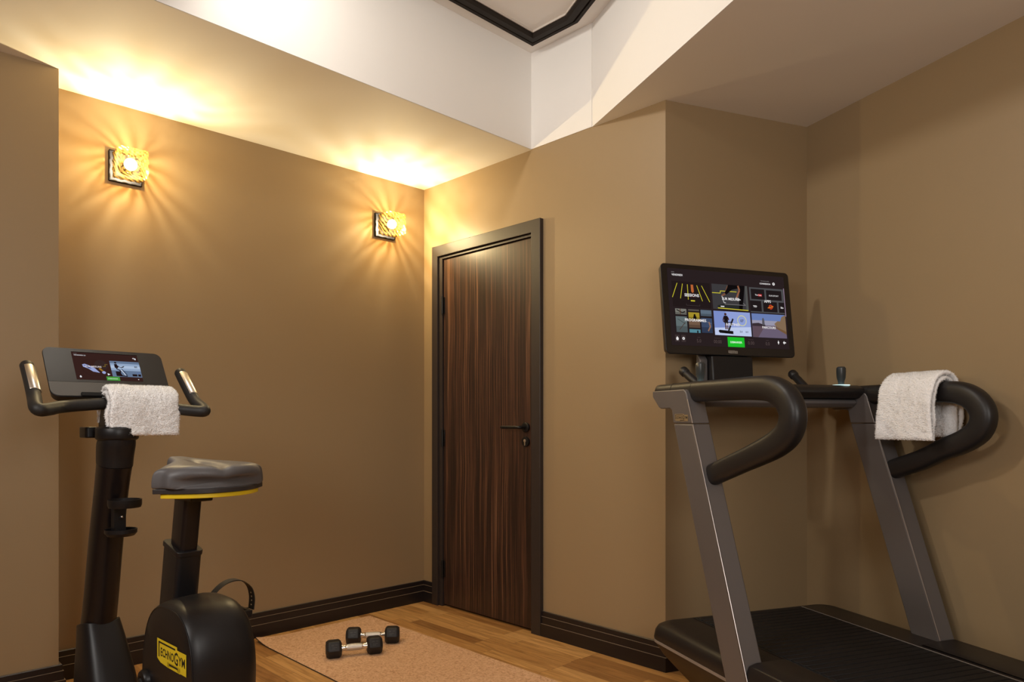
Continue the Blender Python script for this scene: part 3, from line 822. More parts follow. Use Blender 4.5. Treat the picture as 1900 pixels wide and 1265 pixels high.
# cup holders
for k, (zc, s0) in enumerate(((.817, -.126), (.722, -.092))):
    bm = bmesh.new(); R0 = .050
    pr = [(R0, .026), (R0 - .0035, .026), (R0 - .0045, .003), (R0 - .012, .0035), (R0 - .012, .0), (R0 - .003, .0), (R0, .008)] if k == 0 else [(R0 - .002, .022), (R0 - .006, .022), (R0 - .008, .005), (.002, .004), (.002, .0), (R0 - .010, .0), (R0 - .002, .010)]
    rs = []
    for r_, h_ in pr: rs.append(ring(bm, [B(s0, .0, zc) + Vector((r_ * math.cos(2 * PI * i / 40), r_ * math.sin(2 * PI * i / 40), h_)) for i in range(40)]))
    rs.append(rs[0]); skin(bm, rs, cap=False)
    bp('cup_holder', bm, M['black_plastic'])
bm = bmesh.new(); box(bm, B(-.070, 0, .775), (.032, .036, .10)); cyl(bm, B(-.088, 0, .78), .004, .006, axis='x', n=12); bp('cup_holder_bracket', bm, M['black_plastic'], bevel=.003)
bm = bmesh.new(); sphere(bm, B(-.0885, .004, .782), .0042, 12); bp('bracket_screw', bm, M['chrome'])
# flywheel housing
bm = bmesh.new(); rs = []
def outline(k, n=56):
    out = []
    for x, z in superell(.168 * k, .225 * k, n, 2.7): out.append((-.702 + x - .012 * (z / .2), .405 + z - (.05 * (x / .19) ** 1 if z > 0 and x < 0 else 0) * 0))
    return out
for l_, k in ((-.1005, .70), (-.1010, .905), (-.0985, .935), (-.092, .955), (-.080, .972), (-.055, .993), (-.02, 1.0), (.015, 1.0), (.040, .985), (.058, .94), (.070, .87), (.077, .76), (.080, .55)):
    rs.append(ring(bm, [B(s, l_, z) for s, z in outline(k)]))
skin(bm, rs); bp('flywheel_housing', bm, M['black_plastic'], angle=24)
# seam ridge of the side cover
bm = bmesh.new(); pth = [B(s, -.1000, z) for s, z in outline(.925)]; pth.append(pth[0])
sweep(bm, pth, .0016, side=(0, 1, 0), n=8, dome=False); bp('side_cover_seam', bm, M['black_plastic'])
# saddle post and sleeve (rounded rectangular tubes, leaning back)
def rtube(bm, p0, p1, hs, hl, r=.010):
    d = Vector((p1[0] - p0[0], 0, p1[1] - p0[1])).normalized(); n = Vector((d.z, 0, -d.x))
    sec = rrect(-hs, hs, -hl, hl, r, 4)
    a = ring(bm, [Vector((p0[0], 0, p0[1])) + n * x + Vector((0, y, 0)) for x, y in sec]); b = ring(bm, [Vector((p1[0], 0, p1[1])) + n * x + Vector((0, y, 0)) for x, y in sec])
    skin(bm, [a, b])
bm = bmesh.new(); rtube(bm, (-.535, .55), (-.607, .912), .038, .024); bp('seat_post', bm, M['gloss_black'])
bm = bmesh.new(); rtube(bm, (-.520, .50), (-.566, .742), .052, .034, .012); rtube(bm, (-.5635, .734), (-.567, .748), .055, .037, .014); bp('post_sleeve', bm, M['black_plastic'], bevel=.0015)
# saddle
def half_w(t):      # t: 0 nose .. 1 rear
    pts = [(0, .024), (.10, .036), (.28, .050), (.45, .080), (.62, .118), (.78, .143), (.90, .150), (1.0, .132)]
    n = len(pts)
    for i in range(n - 1):
        if t <= pts[i + 1][0]:
            (a, wa), (b, wb) = pts[i], pts[i + 1]
            def sl(j):
                j0, j1 = max(j - 1, 0), min(j + 1, n - 1); return (pts[j1][1] - pts[j0][1]) / (pts[j1][0] - pts[j0][0])
            h = b - a; k = (t - a) / h; k2, k3 = k * k, k ** 3
            return (2 * k3 - 3 * k2 + 1) * wa + (k3 - 2 * k2 + k) * h * sl(i) + (-2 * k3 + 3 * k2) * wb + (k3 - k2) * h * sl(i + 1)
    return pts[-1][1]
SN, SR = -.515, -.805
def saddle_ring(bm, t, shrink=1.0, ds=0.0, zb=.925, zt_off=0.0, hscale=1.0, n=34):
    s = SN + (SR - SN) * t; w = half_w(t) * shrink
    ztop = .996 - .014 * t; pts = []
    nt = 26
    for i in range(nt + 1):
        u = -1 + 2 * i / nt; au = abs(u)
        groove = .013 * math.exp(-(u * w / .015) ** 2) * max(0, min(1, (t - .30) / .22)) * (1 if t < .86 else 1 - (t - .86) * 3)
        lobe = .002 * math.exp(-((au - .55) / .25) ** 2) * min(1, max(0, (t - .5) * 3))
        z = zb + (ztop - zb) * hscale * (1 - au ** 6.0 * .30) - groove * hscale + lobe * hscale
        bow = .055 * (u * w / .14) ** 2 * max(0, (t - .75) / .25)
        pts.append(B(s + bow + ds, u * w * (1 - .02 * (au > .99)), z))
    zs = zb + (ztop - zb) * hscale * .30
    bow = .055 * (w / .14) ** 2 * max(0, (t - .75) / .25)
    low = [B(s + bow + ds, w * 1.004, zs), B(s + bow + ds, w * 1.0, zb + .004), B(s + bow + ds, w * .995, zb), B(s + bow * .2 + ds, w * .4, zb), B(s + ds, 0, zb), B(s + bow * .2 + ds, -w * .4, zb), B(s + bow + ds, -w * .995, zb), B(s + bow + ds, -w * 1.0, zb + .004), B(s + bow + ds, -w * 1.004, zs)]
    return ring(bm, pts + low)
bm = bmesh.new()
rs = [saddle_ring(bm, 0, .55, .012, hscale=.55, zb=.930), saddle_ring(bm, 0, .85, .007, hscale=.85, zb=.927)]
for i in range(0, 25): rs.append(saddle_ring(bm, i / 24))
rs += [saddle_ring(bm, 1, .99, -.011, hscale=.93), saddle_ring(bm, 1, .95, -.019, hscale=.75), saddle_ring(bm, 1, .90, -.022, hscale=.45)]
skin(bm, rs); sad = bp('saddle', bm, M['saddle'], angle=70, subd=1); sad['label'] = 'dark grey vinyl saddle'
def flat_saddle(name, m, z0, z1, grow, t0, t1, parent, ds=0):
    bm = bmesh.new(); left, right = [], []
    for i in range(25):
        t = t0 + (t1 - t0) * i / 24; w = half_w(t) * grow; s = SN + (SR - SN) * t + ds
        bow = .055 * (w / .14) ** 2 * max(0, (t - .75) / .25)
        left.append((s + bow, w)); right.append((s + bow, -w))
    rear = []
    for i in range(1, 12):
        u = 1 - 2 * i / 12; w = half_w(t1) * grow; rear.append((SN + (SR - SN) * t1 + ds + .055 * (u * w / .14) ** 2 * max(0, (t1 - .75) / .25) - .020 * (1 - abs(u) ** 3) * (1 if t1 > .9 else 0), u * w))
    prism(bm, left + rear + right[::-1], z0, z1, axis='z'); return finish(name, bm, m, parent, bevel=.0015)
flat_saddle('saddle_rim', M['saddle_rim'], .913, .9255, .985, 0, 1, sad)
o = flat_saddle('saddle_base', M['yellow'], .901, .9125, .87, .12, .98, sad); o['label'] = 'bright yellow plate under the saddle'
bm = bmesh.new(); box(bm, B(-.62, 0, .890), (.14, .06, .022)); finish('saddle_clamp', bm, M['black_plastic'], sad, bevel=.004)
# side emblem
F = Flat(B(-.650, -.1013, .527), Vector((-1, 0, 0)), Vector((0, 0, -1)), Vector((0, 1, 0)), .178, .064)
logo(F, 0, 0, 1, 1, M['logo_yellow'], M['logo_black'], 1); o = F.done('side_emblem', bike); o['label'] = 'yellow brand emblem'
# cranks and pedals
def crank(sg, ang, name='crank'):
    bm = bmesh.new(); c = B(-.572, sg * .104, .395)
    lathe(bm, c, [(.030, -sg * -.012), (.030, -sg * .004), (.026, -sg * .010), (.016, -sg * .012), (.012, -sg * .006)], axis='y', n=28)
    d = Vector((math.cos(ang), 0, math.sin(ang)))
    e = c + d * .17 + Vector((0, -sg * .022, 0))
    sweep(bm, [c + Vector((0, -sg * .010, 0)), c + d * .05 + Vector((0, -sg * .013, 0)), e], .014, .009, side=(0, 1, 0), n=16, ex=3)
    cr = bp('crank_arm', bm, M['black_metal'])
    bm = bmesh.new(); pc = e + Vector((0, -sg * .078, -.006))
    for dx in (-.042, .042): box(bm, pc + Vector((dx, 0, 0)), (.012, .095, .024))
    for dy in (-.045, 0, .045): box(bm, pc + Vector((0, dy, 0)), (.090, .010, .022))
    cyl(bm, pc, .010, .115, axis='y', n=16)
    pd = bp('pedal', bm, M['black_plastic'], bevel=.002)
    # strap: arch over the pedal
    bm = bmesh.new(); rr = []
    A = [(-.055, .0), (-.066, .030), (-.058, .072), (-.028, .100), (.010, .108), (.045, .090)] if False else None
    arc = [(-.052, -.006), (-.062, .030), (-.052, .070), (-.020, .098), (.016, .100), (.044, .076), (.054, .040), (.052, .0)]
    for q in catmull([(0, y_, z_) for y_, z_ in arc], 6):
        rr.append(q)
    src = list(rr)
    for i, q in enumerate(src):
        t = (src[min(i + 1, len(rr) - 1)] - src[max(i - 1, 0)]).normalized(); nn = Vector((0, t.z, -t.y))
        wd = .017
        base = pc + Vector((0, -sg * q.y * 1.2, q.z)) + Vector((-.012, 0, .006))
        nn = Vector((0, sg * nn.y, nn.z))
        rr[i] = [base + Vector((wd, 0, 0)) + nn * .0016, base + Vector((wd, 0, 0)) - nn * .0016, base - Vector((wd, 0, 0)) - nn * .0016, base - Vector((wd, 0, 0)) + nn * .0016]
    skin(bm, [ring(bm, x) for x in rr]); st = finish('pedal_strap', bm, M['rubber'], pd)
    bm = bmesh.new()
    for i in (34, 36, 38, 40): 
        if i < len(rr): c_ = sum(rr[i], Vector()) / 4; sphere(bm, c_, .0036, 8)
    finish('strap_holes', bm, M['logo_bronze'], st)
crank(1, math.radians(36)); crank(-1, math.radians(216))
# lower frame
bm = bmesh.new(); sweep(bm, [B(.03, 0, .10), B(-.35, 0, .12), B(-.70, 0, .11), B(-.98, 0, .075)], .038, .045, side=(0, 1, 0), n=20, ex=3); bp('lower_beam', bm, M['black_plastic'])
for s_ in (.06, -.98):
    bm = bmesh.new(); sweep(bm, [B(s_, -.26, .045), B(s_, .26, .045)], .026, .034, n=20, ex=3, side=(1, 0, 0)); ft = bp('stabiliser_foot', bm, M['black_plastic'])
    for l_ in (-.22, .22):
        bm = bmesh.new(); cyl(bm, B(s_, l_, .0105), .022, .021)
        finish('rubber_pad', bm, M['rubber'], ft)

# bike towel
bm_frame = lambda a, b, z: Vector((BO[0], BO[1], 0)) + Matrix.Rotation(BR, 3, 'Z') @ Vector((a, -b, z))
o = towel('towel', bm_frame, [(.010, 1.093), (.000, 1.140), (-.012, 1.178), (-.036, 1.202), (-.062, 1.205), (-.092, 1.186), (-.105, 1.150), (-.109, 1.100), (-.111, 1.048)], -.036, .180, .014, 3, flare=-.004, outsign=OS)
tag(o, 'folded white terry towel hanging over the exercise bike handlebar', 'towel', 'white towels draped on the machines')

# ------------------------------------------------------------------ treadmill
TO = (1.997, 0.159, 0.0); TR = math.radians(155.227); LC = 0.030
fw = Vector((math.cos(TR), math.sin(TR), 0)); rt = Vector((math.sin(TR), -math.cos(TR), 0))
tm_org = Vector(TO) + rt * LC
tm = empty('treadmill', tm_org, TR)
tag(tm, 'large grey and black treadmill with looped handrails and a big touchscreen at right', 'treadmill')
def tp(name, bm, m, parent=tm, **kw): return finish(name, bm, m, parent, **kw)
def T(s, l, z): return Vector((s, -l, z))
# deck body
lv = [(.060, .360, -.080), (.100, .392, -.050), (.160, .438, -.005), (.200, .458, .018), (.222, .462, .024), (.250, .457, .022), (.268, .448, .014), (.277, .430, .004), (.281, .408, -.010)]
bm = bmesh.new(); rs = []
for z, hw, sf in lv: rs.append(ring(bm, [T(x, y, z) for x, y in rrect(-1.86 - (sf + .08) * .6, sf, -hw, hw, .060, 7)]))
skin(bm, rs); dk_ = tp('deck_body', bm, M['deck'], angle=50)
bm = bmesh.new(); rs = []
for z, g in ((.203, -.001), (.2035, .0022), (.2145, .0026), (.215, -.001)): rs.append(ring(bm, [T(x, y, z) for x, y in rrect(-1.90 - g, .0205 + g, -.4595 - g, .4595 + g, .060, 7)]))
skin(bm, rs, cap=False); tp('side_stripe', bm, M['stripe'])
# belt of slats, slightly proud in a recess frame
bm = bmesh.new(); s = -.045; 
while s > -1.80:
    box(bm, T(s, 0, .2825), (.030, .530, .005)); s -= .0345
for k in range(5): pass
tp('running_belt', bm, M['belt'], bevel=.0015, bseg=1)
bm = bmesh.new(); box(bm, T(-.92, 0, .2806), (1.80, .545, .002)); tp('belt_bed', bm, M['dark_hole'])
for sg in (-1, 1):
    bm = bmesh.new(); box(bm, T(-.93, sg * .2755, .2815), (1.82, .003, .003)); o = tp('belt_edge_line', bm, M['stripe'] if sg > 0 else M['deck'])
    # raised rear side rail cover behind the upright
    bm = bmesh.new()
    sec = [(.300, .281), (.303, .292), (.318, .298), (.425, .298), (.452, .290), (.464, .268), (.467, .235), (.465, .222), (.44, .222), (.40, .27)]
    if sg > 0: sec = [(a, min(b, .286)) if a > .3035 else (a, min(b, .282)) for a, b in sec]
    r0 = ring(bm, [T(-.600, sg * a, b) for a, b in sec]); r1 = ring(bm, [T(-.612, sg * a, b + (.004 if b > .28 else 0)) for a, b in sec]); r2 = ring(bm, [T(-1.85, sg * a, b) for a, b in sec])
    skin(bm, [r0, r1, r2]); tp('side_rail', bm, M['deck'], bevel=.003)
for sx, sl in ((-.14, -.31), (-.14, .31), (-1.78, -.31), (-1.78, .31)):
    bm = bmesh.new(); lathe(bm, T(sx, sl, 0), [(.030, 0), (.034, .006), (.034, .03), (.022, .036), (.022, .075)]); tp('foot', bm, M['rubber'])
# uprights
sb = lambda z: -.282 - .37 * (1.14 - z)
for sg in (-1, 1):
    la, lb = (.394, .470)
    y0, y1 = sorted((-sg * la, -sg * lb))
    bm = bmesh.new()
    poly = [(sb(.10), .10), (sb(1.084), 1.084), (sb(1.084) + .126, 1.084), (sb(.10) + .126, .10)]
    prism(bm, poly, y0, y1); up = tp('upright', bm, M['gun'], bevel=.005, bseg=3)
    bm = bmesh.new()
    zt = 1.214
    poly = [(sb(1.0865), 1.0865), (sb(1.175), 1.175), (-.264, 1.196), (-.256, 1.207), (-.243, zt), (-.022, zt), (-.022, 1.190), (-.070, 1.148), (-.085, 1.143), (-.150, 1.143), (-.163, 1.138), (sb(1.0865) + .126, 1.0865)]
    prism(bm, poly, y0, y1); hd_ = tp('upright_head', bm, M['gun'], bevel=.004, bseg=3)
    # painted highlight: bright strip on the rear edge that faces the room
    lo = -.4685 if sg < 0 else .3955
    bm = bmesh.new()
    for za, zb in ((.16, 1.083), (1.0875, 1.176)):
        p0, p1 = T(sb(za) - .0004, lo, za), T(sb(zb) - .0004, lo, zb)
        sweep(bm, [p0, p1], .0026, n=8, dome=False)
    finish('edge_highlight', bm, M['gun_edge'], up)
    # handrail loop
    kx = 0.03 if sg > 0 else 0.0
    path = [(-.012, 1.203), (-.15, 1.204), (-.30, 1.205), (-.47, 1.205), (-.60 + kx, 1.204), (-.685 + kx, 1.197), (-.745 + kx, 1.168), (-.775 + kx, 1.118), (-.760 + kx, 1.064), (-.705 + kx, 1.024), (-.62 + kx, .990), (-.50, .948), (-.385, .908), (-.355, .897)]
    pp = catmull([T(a, sg * .425, b) for a, b in path], 7)
    bm = bmesh.new(); scl = []
    for p in pp:
        k = max(0, min(1, (-p.x - .55) / .2)); scl.append(1.0 + .13 * k * (1 if p.z > 1.0 else 1))
    sweep(bm, pp, .0385, .0290, side=(0, 1, 0), n=28, ex=2.8, scale=scl)
    hr = tp('handrail', bm, M['rail'], angle=60)
    for s_ in (-.128, -.262):
        bm = bmesh.new()
        sweep(bm, [T(s_ - .0008, sg * .425, 1.2042), T(s_ + .0008, sg * .425, 1.2042)], .0390, .0295, side=(0, 1, 0), n=28, ex=2.8, dome=False)
        finish('handrail_joint', bm, M['dark_hole'], hr)
# emblem on the near upright head
F = Flat(T(-.188, -.4705, 1.122), Vector((-1, 0, 0)), Vector((0, 0, -1)), Vector((0, 1, 0)), .088, .028)
logo(F, 0, 0, 1, 1, M['logo_bronze'], M['logo_black'], 1); F.done('upright_emblem', tm)
# console between the uprights
bm = bmesh.new()
prism(bm, [(.018, 1.205), (.000, 1.236), (-.030, 1.243), (-.215, 1.243), (-.245, 1.232), (-.250, 1.212), (-.225, 1.190), (-.10, 1.172), (.0, 1.172)], -.400, .400); tc_ = tp('console', bm, M['rail'], bevel=.006, bseg=3)
bm = bmesh.new()
prism(bm, [(-.085, 1.185), (-.205, 1.185), (-.215, 1.170), (-.190, 1.150), (-.10, 1.150), (-.08, 1.165)], -.396, .396); finish('cross_beam', bm, M['gun'], tc_, bevel=.008, bseg=3)
for l_ in (-.16, .16):
    bm = bmesh.new()
    lathe(bm, T(-.10, l_, 0), [(.036, 1.2432), (.042, 1.2445), (.045, 1.2435), (.043, 1.2432)], n=32)
    finish('bottle_well', bm, M['dark_hole'], tc_)
for l_ in (-.355, .336):
    bm = bmesh.new(); c = T(-.185, l_, 0)
    rs = []
    for z, k in ((1.243, .0105), (1.262, .0120), (1.275, .0160), (1.300, .0175), (1.316, .0170), (1.322, .0125)):
        rs.append(ring(bm, [c + Vector((x, y, z)) for x, y in superell(k, k * .95, 20, 3)]))
    skin(bm, rs); j = tp('joystick', bm, M['bluish'])
    bm = bmesh.new(); lathe(bm, c, [(.020, 1.2425), (.034, 1.2425), (.034, 1.2462), (.020, 1.2466)], n=32)
    o = finish('joystick_ring', bm, emit((205, 240, 235), 1.6), j); o['label'] = 'glowing white ring'
for sg in (-1, 1):
    bm = bmesh.new()
    sweep(bm, catmull([T(-.09, sg * .266, 1.222), T(-.045, sg * .270, 1.245), T(.008, sg * .278, 1.280), T(.038, sg * .282, 1.300)], 4), .0165, n=20)
    g = tp('front_grip', bm, M['rail'])
    bm = bmesh.new(); a_, b_ = T(.030, sg * .281, 1.295), T(.046, sg * .283, 1.306); sweep(bm, [a_, b_], .0200, n=20); finish('grip_cap', bm, M['rail'], g)
# display
sw, sh_ = .670, .366
stop = T(.110, -.020, 1.770); sbot = T(.062, -.020, 1.378)
Vs = (sbot - stop).normalized(); Us = Vector((0, -1, 0)); Ns = Vector((Vs.z, 0, -Vs.x)); 
if Ns.x > 0: Ns = -Ns
SHt = (sbot - stop).length
def scr(bm, poly, n0, n1, k=1.0):
    a = ring(bm, [stop + Us * (x * k) + Vs * (SHt / 2 + (y - SHt / 2) * k) + Ns * n0 for x, y in poly]); b = ring(bm, [stop + Us * x + Vs * y + Ns * n1 for x, y in poly]); skin(bm, [a, b])
bm = bmesh.new(); scr(bm, rrect(-sw / 2, sw / 2, 0, SHt, .020, 6), -.030, 0, .975); sc_ = tp('touchscreen', bm, M['black_plastic'], bevel=.003, bseg=3)
bm = bmesh.new(); scr(bm, rrect(-sw / 2 + .0035, sw / 2 - .0035, .0035, SHt - .0035, .018, 6), 0, .0008); finish('screen_glass', bm, M['glass_black'], sc_)
bm = bmesh.new()
prism(bm, [(.100, 1.46), (.135, 1.46), (.130, 1.20), (.040, 1.20), (.052, 1.374), (.085, 1.376)], -.075, .135); tp('screen_mount', bm, M['black_plastic'], bevel=.006)
bm = bmesh.new(); prism(bm, [(.110, 1.43), (.118, 1.22), (.080, 1.22), (.082, 1.36), (.100, 1.38)], .136, .175); tp('mount_cover', bm, M['gun'], bevel=.004)
aw, ah = .610, .336
F = Flat(stop + Us * (-aw / 2) + Vs * .0215 + Ns * .0008, Us, Vs, Ns, aw, ah)
W = emit((235, 232, 232)); G = emit((120, 116, 116)); DG = emit((66, 54, 54), .8); YL = emit((205, 195, 50)); BLK = emit((18, 14, 15), .8)
F.rect(0, 0, 1, 1, emit((44, 34, 35), .85), 0)
F.text('BON', .035, .055, .022, G, 1); F.text('VENDREDI', .035, .095, .088, W, 1)
F.text('TECHNOLOGIN', .865, .085, .075, G, 1, align='r', bold=.01); F.text('CONNEXION', .875, .125, .095, W, 1, align='r'); F.disc(.905, .108, .011, W, 1); F.rect(.901, .100, .909, .112, BLK, 2)
F.line([(.992, .16), (.992, .55)], .006, emit((150, 130, 150)), 1)
# bottom bar
F.rect(.030, .865, .065, .955, DG, 1); F.rect(.080, .865, .115, .955, DG, 1)
F.poly([(.037, .91), (.0475, .885), (.058, .91), (.055, .935), (.040, .935)], W, 2); F.disc(.0975, .910, .010, W, 2); F.disc(.0975, .910, .004, DG, 3)
for t_, u_, w_ in (('5.0', .205, .035), ('00:00', .345, .065), ('0.00', .635, .055), ('0.0', .79, .035)):
    F.text(t_, u_, .955, w_, emit((84, 70, 68)), 1, bold=.0, height=.045); F.rect(u_ + .005, .885, u_ + w_ - .005, .890, emit((70, 58, 57)), 1)
F.line([(.905, .885), (.905, .935)], .005, W, 2); F.disc(.905, .91, .007, W, 2); F.poly([(.945, .91), (.958, .885), (.958, .935)], W, 2); F.rect(.955, .902, .972, .918, W, 2)
F.done('display', sc_)
F.rect(.462, .865, .605, .995, emit((30, 185, 40)), 2); F.text('DEMARRER', .484, .945, .10, emit((225, 250, 225)), 3, bold=.018); F.done('start_button', sc_)
def tile_label(t, u, v, w): F.text(t, u, v, w, W, 9, align='c', bold=.018)
# sessions
cx0, cx1 = .030, .345
F.rect(cx0, .165, cx1, .50, emit((36, 27, 27), .9), 1)
for a, b in (((.075, .19), (.030, .38)), ((.118, .195), (.095, .39)), ((.158, .20), (.158, .40)), ((.235, .205), (.275, .41)), ((.275, .205), (.335, .415))): F.line([a, b], .0045, YL, 2)
F.poly([(.185, .20), (.205, .20), (.208, .29), (.198, .31), (.186, .29)], emit((180, 96, 50)), 3); F.rect(.175, .31, .215, .37, emit((52, 24, 20)), 2)
F.rect(.178, .405, .212, .420, YL, 3); F.line([(.14, .455), (.14, .475), (.25, .475), (.25, .455)], .002, emit((70, 60, 60)), 3)
tile_label('SESSIONS', .188, .36, .120); F.done('menu_tile', sc_)
# sur mesure
F.rect(.360, .165, .665, .50, emit((62, 60, 62), .9), 1); F.poly([(.60, .165), (.645, .165), (.61, .50), (.58, .50)], BLK, 3); F.rect(.645, .165, .665, .50, emit((80, 80, 78)), 2)
F.line([(.36, .285), (.43, .285), (.43, .255), (.57, .255)], .005, YL, 2)
F.poly([(.50, .165), (.60, .165), (.60, .20), (.53, .23), (.48, .30), (.465, .28), (.49, .21)], BLK, 3); F.line([(.585, .17), (.595, .23), (.565, .34)], .014, emit((140, 90, 65)), 4); F.line([(.50, .18), (.47, .29), (.44, .32)], .014, emit((120, 80, 60)), 2)
F.line([(.44, .32), (.455, .41), (.47, .41)], .007, emit((175, 175, 175)), 4); F.line([(.56, .33), (.60, .36), (.57, .36)], .006, emit((190, 190, 190)), 4); F.line([(.46, .43), (.64, .43), (.62, .40)], .004, G, 4)
F.poly([(.40, .45), (.45, .425), (.62, .425), (.60, .49), (.40, .48)], emit((40, 42, 40)), 2); F.line([(.40, .485), (.66, .497)], .006, YL, 4); F.rect(.425, .455, .455, .468, W, 4)
tile_label('SUR MESURE', .512, .375, .145); F.done('menu_tile', sc_)
# apps
F.rect(.682, .175, .985, .515, emit((84, 84, 86), .8), 1)
for a, b, c, d in ((.695, .195, .815, .335), (.830, .20, .968, .335), (.682, .355, .780, .50), (.795, .36, .920, .50), (.935, .36, .985, .50)): F.rect(a, b, c, d, emit((34, 27, 28), .9), 2)
F.text('You', .730, .285, .026, W, 3); F.rect(.757, .262, .790, .292, emit((190, 40, 40)), 3); F.text('Tube', .760, .287, .026, W, 4); F.text('EUROSPORT', .855, .283, .085, W, 3, bold=.0)
F.text('TED', .705, .445, .034, W, 3); F.disc(.862, .43, .018, emit((190, 60, 30)), 3, r_in=.009); F.line([(.835, .445), (.885, .42)], .007, emit((215, 120, 40)), 4); F.text('Blo', .952, .443, .024, W, 3)
F.text('APPS', .835, .375, .060, W, 9, align='c', bold=.018); F.done('menu_tile', sc_)
# programmes: collage of small pictures
cols = ((.045, .135, ((.525, .60, (128, 126, 118)), (.625, .83, (100, 112, 114)))), (.150, .240, ((.525, .545, (90, 84, 76)), (.565, .665, (168, 146, 46)), (.665, .765, (118, 92, 74)), (.785, .83, (86, 138, 152)))), (.252, .342, ((.525, .605, (96, 112, 128)), (.63, .825, (62, 76, 104)))))
F.rect(cx0 + .005, .515, cx1, .84, emit((38, 30, 31), .9), 1)
for a, b, rows in cols:
    for v0, v1, c in rows:
        F.rect(a, v0, b, v1, emit(c, .9), 2)
        if v1 - v0 > .07: F.rect(a, v0 + (v1 - v0) * .62, b, v1, emit(tuple(int(x * .8) for x in c), .9), 3)
F.line([(.055, .54), (.10, .575), (.125, .56)], .007, BLK, 4); F.line([(.085, .525), (.085, .60)], .006, emit((90, 60, 40)), 4)
F.line([(.06, .66), (.12, .72)], .004, emit((60, 66, 66)), 4); F.line([(.07, .80), (.12, .70)], .005, emit((74, 60, 52)), 4)
F.disc(.200, .60, .008, BLK, 4); F.poly([(.190, .61), (.212, .61), (.216, .65), (.186, .65)], BLK, 4)
F.line([(.315, .68), (.325, .74), (.305, .80)], .010, emit((150, 110, 84)), 4); F.line([(.262, .66), (.335, .70)], .004, emit((110, 116, 130)), 4); F.rect(.212, .80, .222, .83, BLK, 4)
tile_label('PROGRAMMES', .205, .685, .175); F.done('menu_tile', sc_)
# routines: runner on a treadmill over pale blue
F.rect(.360, .525, .672, .845, emit((142, 158, 212), 1), 1); F.rect(.360, .525, .46, .845, emit((122, 140, 198), 1), 2); F.poly([(.36, .75), (.672, .72), (.672, .845), (.36, .845)], emit((188, 200, 232)), 3)
F.disc(.597, .64, .040, emit((205, 205, 150)), 4, r_in=.034, n=28); F.text('07', .583, .66, .028, emit((50, 54, 70)), 5)
F.disc(.458, .565, .010, emit((70, 40, 34)), 5); F.poly([(.443, .585), (.475, .585), (.478, .66), (.444, .66)], emit((26, 18, 20)), 5); F.line([(.444, .60), (.435, .65), (.448, .675)], .009, emit((60, 34, 30)), 5); F.line([(.475, .60), (.484, .64)], .009, emit((60, 34, 30)), 5)
F.poly([(.445, .655), (.477, .655), (.476, .70), (.450, .70)], emit((34, 30, 36)), 5); F.line([(.455, .70), (.455, .765)], .011, emit((90, 58, 50)), 5); F.line([(.472, .70), (.470, .765)], .009, emit((90, 58, 50)), 5)
F.poly([(.390, .79), (.40, .775), (.515, .785), (.515, .825), (.40, .815)], emit((24, 20, 22)), 5); F.line([(.475, .79), (.52, .62)], .013, emit((30, 26, 30)), 6); F.line([(.475, .675), (.505, .665), (.512, .70), (.49, .715)], .006, emit((26, 22, 26)), 6)
F.text('5.0', .572, .80, .022, emit((50, 54, 80)), 5); F.text('6.0', .622, .80, .022, emit((50, 54, 80)), 5)
tile_label('ROUTINES', .515, .715, .115); F.done('menu_tile', sc_)
# parcours: road under a blue sky
F.rect(.685, .53, .985, .85, emit((104, 124, 176), 1), 1); F.rect(.685, .62, .985, .70, emit((150, 148, 168), 1), 2); F.poly([(.685, .685), (.985, .685), (.985, .85), (.685, .85)], emit((92, 74, 84)), 3)
F.poly([(.80, .685), (.86, .685), (.985, .80), (.985, .85), (.73, .85)], emit((104, 92, 112)), 4); F.poly([(.88, .66), (.91, .62), (.935, .62), (.95, .56), (.985, .53), (.985, .76), (.90, .70)], emit((128, 104, 80)), 5)
F.poly([(.86, .69), (.985, .75), (.985, .80)], emit((112, 84, 56)), 5); F.poly([(.772, .68), (.775, .60), (.785, .58), (.793, .61), (.795, .68)], emit((86, 84, 92)), 5); F.poly([(.685, .665), (.74, .655), (.80, .68), (.80, .70), (.685, .70)], emit((56, 46, 52)), 5)
tile_label('PARCOURS', .830, .730, .120); F.done('menu_tile', sc_)
F = Flat(stop + Us * (-sw / 2) + Ns * .0008, Us, Vs, Ns, sw, SHt)
logo(F, .464, .942, .072, .032, M['logo_grey'], M['logo_black'], 2); F.done('screen_emblem', sc_)
# safety key with its cord
bm = bmesh.new(); box(bm, T(-.228, .02, 1.200), (.014, .030, .012)); key = tp('safety_key', bm, M['red'], bevel=.003)
bm = bmesh.new(); sweep(bm, catmull([T(-.225, .045, 1.20), T(-.232, .075, 1.13), T(-.232, .088, 1.07), T(-.232, .055, 1.035), T(-.232, .012, 1.07), T(-.228, .012, 1.12), T(-.22, .015, 1.185)], 8), .0016, n=8)
finish('safety_cord', bm, M['rubber'], key)

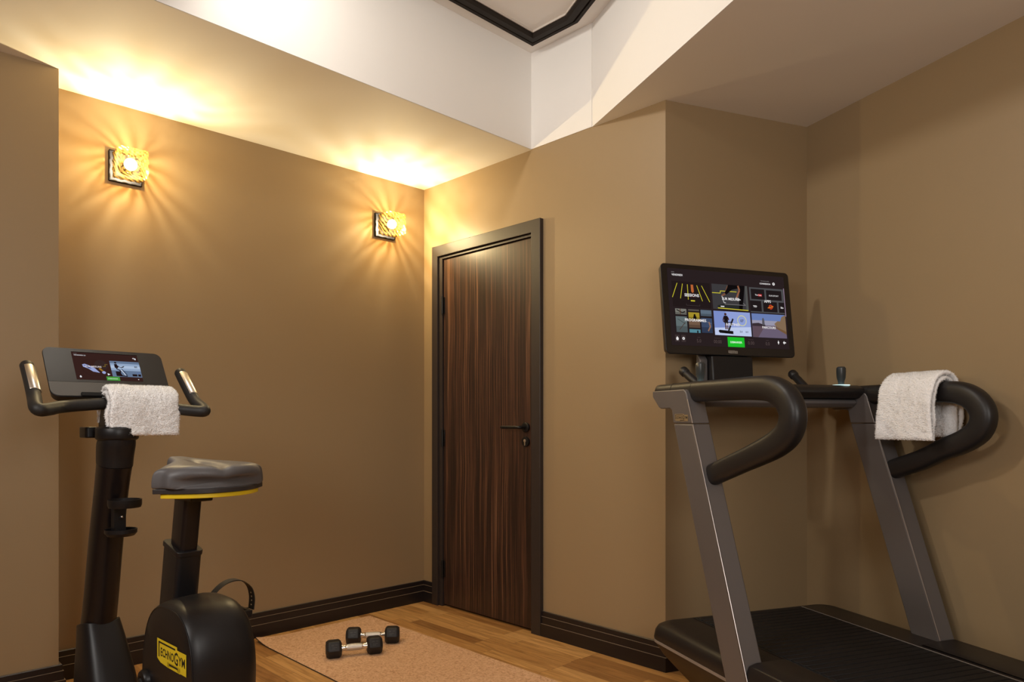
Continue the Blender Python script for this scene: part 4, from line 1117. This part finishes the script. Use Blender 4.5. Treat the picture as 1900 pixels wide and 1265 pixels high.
# treadmill towel, over the far rail
tf = lambda a, b, z: tm_org + Matrix.Rotation(TR, 3, 'Z') @ Vector((b, -a, z))
o = towel('towel', tf, [(.362, 1.022), (.364, 1.075), (.368, 1.150), (.376, 1.212), (.398, 1.246), (.430, 1.255), (.456, 1.243), (.468, 1.210), (.473, 1.140), (.474, 1.035)], -.603, -.368, .015, 11, flare=-.006, outsign=OS)
tag(o, 'folded white terry towel hanging over the far handrail of the treadmill', 'towel', 'white towels draped on the machines')

# ------------------------------------------------------------------ lights, camera, world
def area(name, loc, target, size, power, col, sy=None, spread=None):
    li = bpy.data.lights.new(name, 'AREA'); li.energy = power; li.color = col; li.size = size
    if sy: li.shape = 'RECTANGLE'; li.size_y = sy
    if spread: li.spread = math.radians(spread)
    o = bpy.data.objects.new(name, li); COL.objects.link(o); o.location = loc
    o.rotation_euler = (Vector(target) - Vector(loc)).to_track_quat('-Z', 'Y').to_euler(); return o
area('coffer_lamp', (1.25, -1.75, 2.93), (2.6, 0.2, 1.6), .16, 14, (1.0, 0.94, 0.84))
area('rear_fill', (2.3, -3.7, 2.40), (1.6, -0.8, 0.9), 1.1, 49, (1.0, 0.965, 0.92))  # added fill light from behind the view, no visible fixture
area('side_fill', (4.7, -2.4, 1.80), (1.8, -0.1, 1.75), .8, 29, (1.0, 0.965, 0.92))  # added fill light, brightens the towels and the right-hand ceiling
w = bpy.data.worlds.new('world'); SC.world = w; w.use_nodes = True
w.node_tree.nodes['Background'].inputs[0].default_value = (1.0, .88, .75, 1); w.node_tree.nodes['Background'].inputs[1].default_value = 0.05
cam = bpy.data.cameras.new('camera'); co = bpy.data.objects.new('camera', cam); COL.objects.link(co); SC.camera = co
cam.sensor_fit = 'HORIZONTAL'; cam.sensor_width = 36.0; cam.lens = 36.0 * 1335 / 1900; cam.shift_y = (778.5 - 632.5) / 1900; cam.clip_start = .02
co.location = CAM; co.rotation_euler = (PI / 2, 0, PHI)
vs = SC.view_settings; SC.display_settings.display_device = 'sRGB'; vs.view_transform = 'Standard'; vs.look = 'None'; vs.exposure = 0.0; vs.gamma = 1.0; vs.use_curve_mapping = False
SC.cycles.max_bounces = 10; SC.cycles.diffuse_bounces = 5; SC.cycles.transparent_max_bounces = 16; SC.cycles.caustics_reflective = False; SC.cycles.caustics_refractive = False
SC.cycles.sample_clamp_indirect = 4.0; SC.cycles.use_denoising = True
